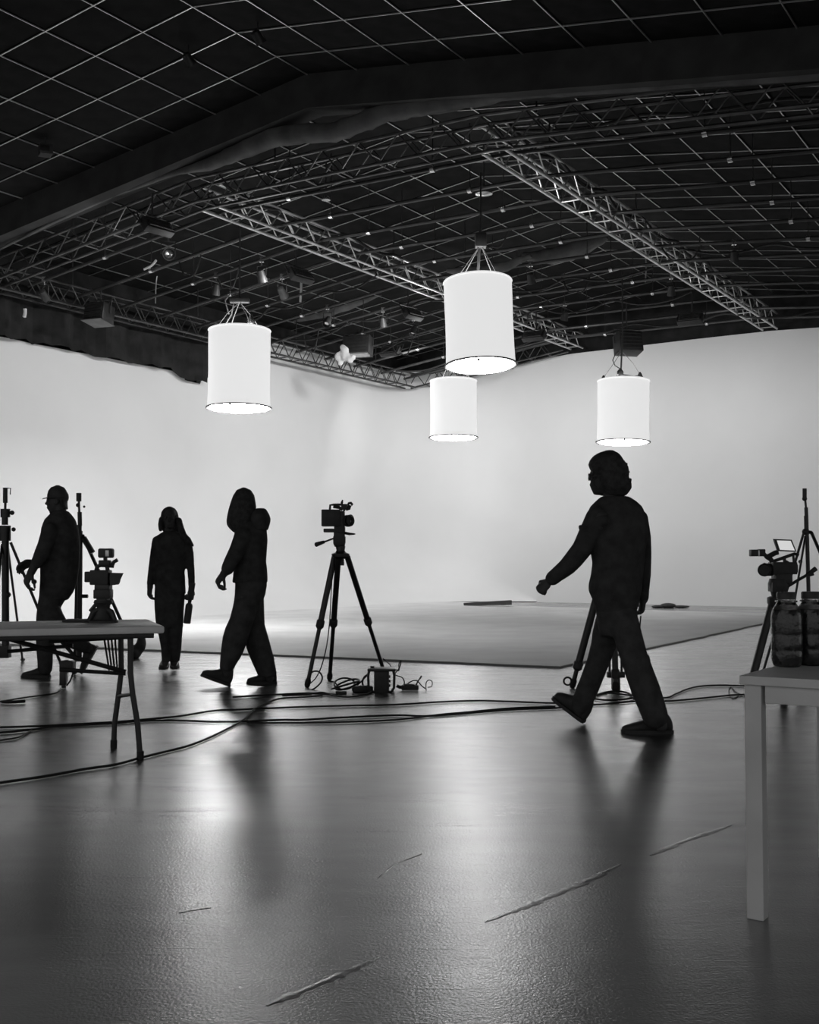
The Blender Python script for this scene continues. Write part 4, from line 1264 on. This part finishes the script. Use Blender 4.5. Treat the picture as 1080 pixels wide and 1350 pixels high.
MB().rings([[at(x, y, Y - .05) for x, y in ((145, 755), (163, 755.5), (159, 764), (153, 771), (145, 772))], [at(x, y, Y + .05) for x, y in ((145, 755), (163, 755.5), (159, 764), (153, 771), (145, 772))]]).build('lens_hood', M_black, cm, smooth=False)
MB().lathe(at(145, 763, Y), [(0, .03), (.03, .034), (.05, .034)], Vector((1, -.2, 0)), 18).build('lens', M_black, cm)
mb = MB(); pt_(mb, [(127, 752), (128, 747), (133, 745), (150, 746)], Y, .012); pt_(mb, [(147, 748), (150, 741), (155, 738)], Y, .011); pb(mb, 131, 738.5, 146, 746, Y, .05); pt_(mb, [(141, 746), (142, 752)], Y, .012); mb.build('top_handle', M_black, cm)
mb = pb(MB(), 130.5, 723, 149.5, 735.5, Y, .06, .01); pb(mb, 137, 735, 141, 740, Y, .03); vm = mb.build('monitor', M_black, cm)
pb(MB(), 139, 725.5, 143.5, 733.5, Y - .032, .004).build('screen_glint', M_steel, vm)

# flat cable and plate lying on the folding table
tag(solo(MB().box(at(108, 818, 6.85) * 1.0, (.20, .12, .014), None, .004), 'clipboard', M_black, at(108, 818, 6.85), 'thin black plate lying flat on the folding table', 'plate'))
bpy.data.objects['clipboard'].name = 'flat_plate'

# ---- light stands ----
def stand(name_label, Y, segs, legs_, knobs, base_z=None):
    """segs: (x0,y0,x1,y1,r) pole pieces from the top; legs: (x,y,dy, fx,fy) ; knobs: (x,y,r)"""
    x, y = segs[0][0], segs[0][1]
    root = thing('light_stand', Vector((at(x, y, Y).x, Y, 0)), name_label, 'light stand', None)
    for i, (x0, y0, x1, y1, r) in enumerate(segs):
        MB().tube([at(x0, y0, Y), at(x1, y1, Y)], r, 12).build('spigot' if i == 0 else ('pole' if i == len(segs) - 1 else 'collar'), M_blackmetal, root)
    for (x, y, fx, fy, r) in legs_:
        t = at(x, y, Y); f = onz(fx, fy)
        l = MB().tube([t, f + (t - f).normalized() * .02], r, 8).build('leg', M_blackmetal, root)
        MB().ell(f + Vector((0, 0, .02)), .025, .025, .02, seg=10, rg=6).build('foot', M_rubber, l)
    for x, y, r in knobs:
        MB().ell(at(x, y, Y), r, r, r, seg=10, rg=8).build('knob', M_black, root)
    return root
Y = 11.0
r_ = stand('black light stand at the far left edge behind the folding table', Y,
      [(7, 643, 7, 663, .022), (7, 662, 7, 672, .012), (7, 671, 7, 682, .045), (6.5, 681, 6.5, 692, .03), (6.5, 693, 6.5, 713, .055), (7, 712, 7.5, 867, .034)],
      [(14, 715, 86, 889, .014), (3, 718, -18, 905, .014), (9, 713, 30, 872, .012)], [(16, 676, .022), (18, 698, .02), (45, 767, .025), (10, 784, .03)])
pt_(MB(), [(10, 643.5), (14, 643.5), (13.5, 652)], Y, .005, 6).build('safety_pin', M_blackmetal, r_)
mb = pb(MB(), 0, 851, 13, 867, Y, .1); mb.build('ballast', M_black, r_)
Y = 11.6
r_ = stand('black light stand just behind the back of the capped person', Y,
      [(104, 650, 104, 661, .026), (104, 660, 104.5, 676, .012), (105, 675, 105.5, 693, .022), (104.5, 692, 104.5, 716, .026), (104.5, 700, 103.5, 872, .034)],
      [(109, 706, 181, 866, .018), (102, 716, 98, 889, .014), (100, 716, 60, 876, .014)], [(103, 666, .022), (111, 668, .012)])
mb = MB(); mb.tube([at(110, 709, Y), at(122, 729, Y)], .03, 8); mb.build('leg_bracket', M_blackmetal, r_)
pt_(MB(), [(104, 786), (116, 786)], Y, .018).build('side_clamp', M_blackmetal, r_)
sbg = thing('sandbag', onz(180, 868), 'dark sandbag slumped over the foot of the light stand beside the table legs', 'sandbag')
bake(MB().ell(onz(178, 868) + Vector((0, 0, .07)), .07, .14, .08).ell(onz(183, 868) + Vector((0.02, .03, .16)), .05, .1, .10), 'bag', M_cloth1, sbg, .02, 2)
Y = 10.5
r_ = stand('thin black light stand behind the jars at the right edge', Y,
      [(1061, 644, 1061, 656, .019), (1061.5, 655, 1063, 672, .010), (1063, 669, 1063.5, 681, .017), (1063, 680, 1063.5, 700, .02), (1064, 698, 1069, 890, .018)],
      [(1060, 702, 1003, 897, .012), (1062, 707, 1029, 905, .010), (1070, 702, 1150, 885, .015)], [(1061, 657.5, .022), (1055.5, 740.5, .018), (1062, 701, .03)])
pt_(MB(), [(1062, 701), (1070, 702)], Y, .016).build('leg_hinge', M_blackmetal, r_)

# ================================================================== BATTERY BOX, SMALL GEAR
Y = 9.75
bx = thing('battery_box', onz(503, 913), 'black boxy power unit with roll-bar frame on the floor under the centre tripod', 'power unit')
pb(MB(), 493.5, 882, 513, 913, Y, .16, .01).build('housing', M_black, bx)
pb(MB(), 485, 880.5, 522, 884, Y, .2).build('top_plate', M_blackmetal, bx)
for s, xs in ((-1, (487, 485.5, 486, 490, 494)), (1, (518.5, 520, 519.5, 516, 512))):
    for dy in (-.07, .07):
        pt_(MB(), [(xs[0], 884, dy), (xs[1], 890, dy), (xs[2], 907, dy), (xs[3], 912, dy), (xs[4], 912, dy)], Y, .011).build('roll_bar', M_blackmetal, bx)
pt_(MB(), [(491, 882), (491, 878)], Y, .016).build('knob', M_black, bx)
for yy in (890, 896, 902):
    pb(MB(), 512.5, yy, 515, yy + 3.5, Y, .03).build('socket', M_blackmetal, bx)
bx = thing('cable_box', onz(541, 909), 'small flat black box with wire loops on the floor right of the power unit', 'box')
pb(MB(), 529.5, 903, 552, 909, 9.85, .12, .008).build('housing', M_black, bx)
pb(MB(), 533, 901.5, 547, 903.5, 9.85, .08, .004).build('lid', M_blackmetal, bx)
Yw = 9.85
def wire(pts, Y, r, label, m=None):
    cable([at(x, y, Y) for x, y in pts], r, label, m, cat='wire', name='thin_wire')
wire([(536, 903), (541, 899), (549, 897), (556, 904), (561, 908)], Yw, .005, 'thin wire arching over the small flat black box')
wire([(548, 904), (552, 897), (556, 891), (554, 895)], Yw, .006, 'short stiff wire sticking up from the small flat black box')
wire([(562, 910), (562, 900), (566, 896.5), (570, 899), (569, 905), (564, 906)], Yw, .004, 'thin wire loop standing at the right of the small flat black box')
wire([(521, 882), (526, 884), (526, 876), (529, 871), (527, 880), (521, 889), (530, 893), (533, 898), (533, 903)], Yw, .005, 'thin wire looping from the power unit to the small black box')
wire([(523, 904), (527, 906), (530, 906)], Yw, .014, 'short plug joining power unit and small black box')
wire([(505, 868), (509, 872), (514, 876), (517, 882)], 10.1, .004, 'thin wire at the right tripod leg above the power unit')
wire([(440, 735), (437, 775), (435, 815), (431, 850), (424, 878), (417, 893), (409, 901)], 10.0, .005, 'thin cable falling from the centre camera along the tripod leg')
wire([(408, 889), (414, 885), (421, 886), (425, 893), (422, 901), (414, 908), (406, 911)], 9.9, .007, 'cable loop standing at the foot of the left tripod leg')
wire([(436, 898), (442, 900), (446, 906), (452, 910)], 9.9, .006, 'thin cable running from the middle tripod leg foot to the coil')
wire([(468, 906), (478, 897), (484, 890), (487, 886)], 9.9, .006, 'thin cable rising from the coil to the power unit frame')
wire([(480, 907), (478, 900), (480, 893), (487, 888)], 9.8, .008, 'curved cable left of the power unit frame')
# coil of cable
co = thing('cable_coil', onz(457, 910), 'loose coil of black cable left of the power unit', 'cable coil')
for k, (x, y, rx) in enumerate(((454, 906, .085), (458, 907, .10), (455, 908, .11))):
    c = onz(x, y + 4)
    mb = MB(); mb.tube([c + Vector((cos(a) * rx, sin(a) * rx * 1.4, .02 + .035 * (1 + sin(a + k)))) for a in [2 * pi * i / 24 for i in range(25)]], .008, 6)
    mb.build('loop', M_rubber, co)
mb = MB(); c = onz(478, 912)
mb.box(c + Vector((0, 0, .025)), (.17, .08, .05), Matrix.Rotation(.25, 3, 'Z'), .012)
mb.build('plug_block', M_black, co)
mb = MB(); c = onz(450, 915)
mb.box(c + Vector((0, 0, .012)), (.09, .05, .024), None, .006); mb.build('connector', M_black, co)

# ================================================================== FLOOR CABLES
def fc(pts, r, label, z=None, lead=None):
    P = [onz(x, y, z or r) for x, y in pts]
    if lead: P = P + lead
    return cable(P, r * .72, label, cat='cable', group=None, name='floor_cable')
fc([(-30, 1038), (0, 1032), (56, 1024), (111, 1014), (152, 1008), (185, 999), (222, 990), (252, 982), (281, 970), (307, 957), (322, 948), (335, 935), (350, 927), (370, 921), (400, 919), (425, 917)], .010, 'black cable sweeping nearest the camera from lower left up to the coil')
fc([(-30, 961), (0, 959), (56, 957), (148, 952), (185, 949), (237, 944), (281, 937), (315, 935.5), (380, 932.6), (450, 930.5), (521, 929), (577, 925.6), (626, 923.8), (661, 924.5), (732, 927), (760, 925), (786, 917), (804, 913.5), (833, 917), (876, 920), (890.5, 915), (905, 909), (921, 905), (945, 903.5), (973, 904), (1080, 908)], .010, 'upper long black cable crossing the whole floor behind the striding person')
fc([(-30, 968), (0, 966), (41, 962), (75, 957.5), (148, 953.5), (185, 950.5), (237, 950), (281, 951.5), (322, 951), (370, 949), (400, 949), (450, 946), (521, 943), (563, 944), (619, 940), (675, 935.5), (732, 933.5), (777, 929.5), (804, 927.8), (841, 924.5), (876, 924.5), (901, 922.8), (925, 920.5), (950, 918), (974, 916), (1080, 912)], .010, 'middle long black cable crossing the floor to the white table')
fc([(326, 952.5), (345, 953), (370, 953), (400, 953), (450, 952), (521, 949), (577, 942.5), (619, 938.6), (675.5, 933.4), (732, 931.5)], .009, 'lowest of the black cables at mid floor, ending under the striding person')
fc([(-20, 979), (0, 976), (22, 972.6), (34, 967), (42, 962)], .008, 'short black cable curling in at the left edge')
fc([(-20, 928), (0, 925), (37, 919), (60, 916), (74, 913.5), (80, 908)], .009, 'thin black cable from the left edge to the gear under the table')
fc([(3, 925), (16, 925.5), (33, 924.5)], .016, 'thick short black cable piece at the left edge of the floor')
fc([(307, 919), (340, 917), (370, 915.5), (400, 914), (420, 914.5), (445, 916)], .011, 'double black cable running from behind the hooded walker to the coil')
fc([(372, 917), (400, 916), (425, 913), (440, 917), (460, 919), (480, 916), (490, 912)], .010, 'black cable snaking from the left tripod foot under the power unit')
fc([(776, 922), (790, 915), (806, 911.5), (824, 912.5), (836, 919), (822, 922), (800, 923), (782, 921)], .011, 'black cable loop round the foot of the tripod behind the striding person')
fc([(974, 917), (966, 921), (961, 911), (964, 906), (970, 912), (978, 916)], .006, 'thin cord loop on the floor beside the white table leg')
# bundle by wall base and dark wedge at the far corner
c = onz(881, 801.5)
solo(MB().ell(c + Vector((0, 0, .05)), .18, .1, .06).ell(c + Vector((.28, 0, .03)), .2, .08, .03).ell(c + Vector((-.22, 0, .03)), .15, .08, .035), 'cable_bundle', M_black, c, 'tiny dark bundle on the floor at the foot of the back wall', 'bundle')
a0, a1 = at(612, 797.5, 26.6), at(675, 795.5, 26.0)
solo(MB().rings([[a0 + Vector((0, 0, -.02)), a0 + Vector((0, .25, -.02)), a0 + Vector((0, .25, .035)), a0 + Vector((0, 0, .035))],
                 [a1 + Vector((0, 0, -.03)), a1 + Vector((0, .25, -.03)), a1 + Vector((0, .25, .065)), a1 + Vector((0, 0, .065))]]), 'dark_plank', M_beam, (a0 + a1) / 2, 'long dark plank lying at the foot of the back wall near the corner', 'plank', smooth=False)

# ================================================================== TABLES
# folding table at left
A = Vector((-1.345, 6.45, 0)); dx = Vector((-.945, -.327, 0)).normalized(); dyv = Vector((-.327, .945, 0)).normalized()
TW, TD, TT = 1.83, .76, .042
ft = thing('folding_table', A + dx * TW / 2 + dyv * TD / 2, 'long grey folding table with kinked black legs at left', 'table')
q = Matrix((-dx, dyv, RZ)).transposed()
ctr = A + dx * TW / 2 + dyv * TD / 2
MB().box(ctr + Vector((0, 0, TABLE_Z - TT / 2)), (TW, TD, TT), q, .012).build('table_top', M_tabletop, ft)
MB().box(ctr + Vector((0, 0, TABLE_Z - TT - .012)), (TW - .1, TD - .1, .03), q, .004).build('under_frame', M_tableleg, ft)
zt = TABLE_Z - .05
def table_leg(pts):
    lg = MB().tube(pts, .016, 10).build('leg', M_tableleg, ft)
    MB().lathe(Vector((pts[-1].x, pts[-1].y, 0)), [(0, .02), (.05, .02)], RZ, 10).build('foot', M_rubber, lg)
right = []
for Yl, px_ in ((6.47, ((172, 838), (172, 887), (175, 915), (181.5, 955), (185, 999))), (6.86, ((159, 836), (160, 885), (156, 918), (151, 955), (150, 983)))):
    pts = [at(x, y, Yl) for x, y in px_]
    pts[0].z = zt
    right.append(pts); table_leg(pts)
# the other pair mirrors across the middle of the table
def mirror(p):
    d = p - ctr; k = d.dot(dx)
    return p - dx * 2 * k
for pts in right: table_leg([mirror(p) for p in pts])
for f_ in (lambda p: p, mirror):
    MB().tube([f_(right[0][2]), f_(right[1][2])], .011, 8).build('cross_bar', M_tableleg, ft)
    MB().tube([f_(right[0][0]), f_(right[1][0])], .014, 8).build('cross_bar', M_tableleg, ft)
    m1 = (right[0][1] + right[1][1]) / 2
    m2 = ctr + dyv * .0 - dx * .02; m2.z = zt
    MB().tube([f_(m1), f_(m2)], .013, 8).build('folding_brace', M_tableleg, ft)
    m3 = m1.lerp(m2, .5) - Vector((0, 0, .09))
    MB().tube([f_(m1) - Vector((0, 0, .01)), f_(m3)], .011, 8).build('folding_brace', M_tableleg, ft)
for (x0, y0, x1, y1) in ((10, 859, 96, 851), (66, 846, 172, 840), (77, 841, 101, 868)):
    MB().tube([at(x0, y0, 6.8), at(x1, y1, 6.8)], .011, 8).build('brace_bar', M_tableleg, ft)
for k in range(4):
    x0, x1 = 136.5 + 5 * k, 144 + 3.6 * k
    cable([at(x0, 836, 6.75), at((x0 + x1) / 2 - .3, 858, 6.75), at(x1, 884, 6.75)], .0055, ['leftmost', 'second', 'third', 'rightmost'][k] + ' of four thin black cable strands hanging under the right end of the folding table', cat='cable', group='cable strands under the folding table', name='hanging_cable')
bx = thing('clamp_gear', onz(87, 906), 'black jointed clamp gear standing on the floor under the folding table', 'clamp')
Yg = 10.0
mb = MB(); pb(mb, 80, 882, 88, 903, Yg, .08); pt_(mb, [(84, 900), (84, 907)], Yg, .02); mb.build('post', M_blackmetal, bx)
mb = MB(); pb(mb, 80, 871, 98, 886, Yg, .10, .015); pt_(mb, [(78, 874), (90, 872)], Yg, .015); mb.build('jaw', M_black, bx)
pt_(MB(), [(96, 872), (97, 885), (93, 897), (88, 904)], Yg, .007).build('tether', M_rubber, bx)

# white painted table at right with jars
TZ = .745
n0 = onz(974.5, 890.5, TZ)
ang = radians(33)
ex = Vector((cos(ang), -sin(ang), 0)); ey_ = Vector((sin(ang), cos(ang), 0))
wt = thing('wooden_table', n0 + ex * .6 + ey_ * .45, 'white painted wooden table with square legs at right edge', 'table')
qm = Matrix((ex, ey_, RZ)).transposed()
WX, WY = 1.3, .95
MB().box(n0 + ex * WX / 2 + ey_ * WY / 2 + Vector((0, 0, -.014)), (WX, WY, .028), qm, .003).build('table_top', M_tablewood, wt, smooth=False)
lg_w = .052
for sx in (0, 1):
    for sy in (0, 1):
        c = n0 + ex * (.012 + lg_w / 2 + sx * (WX - .024 - lg_w)) + ey_ * (.012 + lg_w / 2 + sy * (WY - .024 - lg_w))
        MB().box(Vector((c.x, c.y, (TZ - .028) / 2)), (lg_w, lg_w, TZ - .028), qm, .003).build('leg', M_tablewood, wt, smooth=False)
for a, b_, s in ((0, 1, 'x'), (1, 1, 'x'), (0, 1, 'y'), (1, 1, 'y')):
    if s == 'x':
        c = n0 + ex * WX / 2 + ey_ * (.025 + a * (WY - .05)); d = (WX - .15, .02, .055)
    else:
        c = n0 + ey_ * WY / 2 + ex * (.025 + a * (WX - .05)); d = (.02, WY - .15, .055)
    MB().box(Vector((c.x, c.y, TZ - .028 - .027)), d, qm, .002).build('apron', M_tablewood, wt, smooth=False)

def jar(c, s, label):
    root = thing('jar', c, label, 'jar', 'dark filled jars on the white table')
    prof = [(0, .036), (.004, .043), (.02, .049), (.05, .0495), (.054, .0485), (.058, .0495), (.10, .0495), (.104, .0485), (.108, .0495), (.165, .0495), (.185, .044), (.203, .033), (.21, .029), (.222, .029)]
    n = 40
    def rings(k, z0, top):
        out = []
        for h, r in prof:
            if h > top: break
            out.append([c + Vector((cos(2 * pi * j / n), sin(2 * pi * j / n), 0)) * (r * k * s * (1 + (.012 if j % 2 else -.012) * (1 if .01 < h < .17 else 0))) + Vector((0, 0, max(h, z0) * s)) for j in range(n)])
        return out
    MB().rings(rings(1, 0, 1)).build('vessel', M_jar, root)
    MB().rings(rings(.93, .004, .186)).build('contents', M_fill, root)
    MB().torus(c + Vector((0, 0, .212 * s)), .033 * s, .003 * s, RZ, 24, 6).build('neck_ring', M_jar, root)
    MB().lathe(c + Vector((0, 0, .219 * s)), [(0, .029 * s), (.002 * s, .031 * s), (.019 * s, .031 * s), (.023 * s, .028 * s)], RZ, 28).build('lid', M_black, root)
for (x, f_, lab) in ((1038, 3.94, 'dark filled clear jar with black lid standing leftmost on the white table'),
                     (1070.5, 3.99, 'dark filled clear jar with black lid cut by the right edge of the picture')):
    d = ray(x, 888)
    jar(Vector((d.x / d.y * f_, f_, TZ)), 1.03, lab)

bpy.context.view_layer.update()
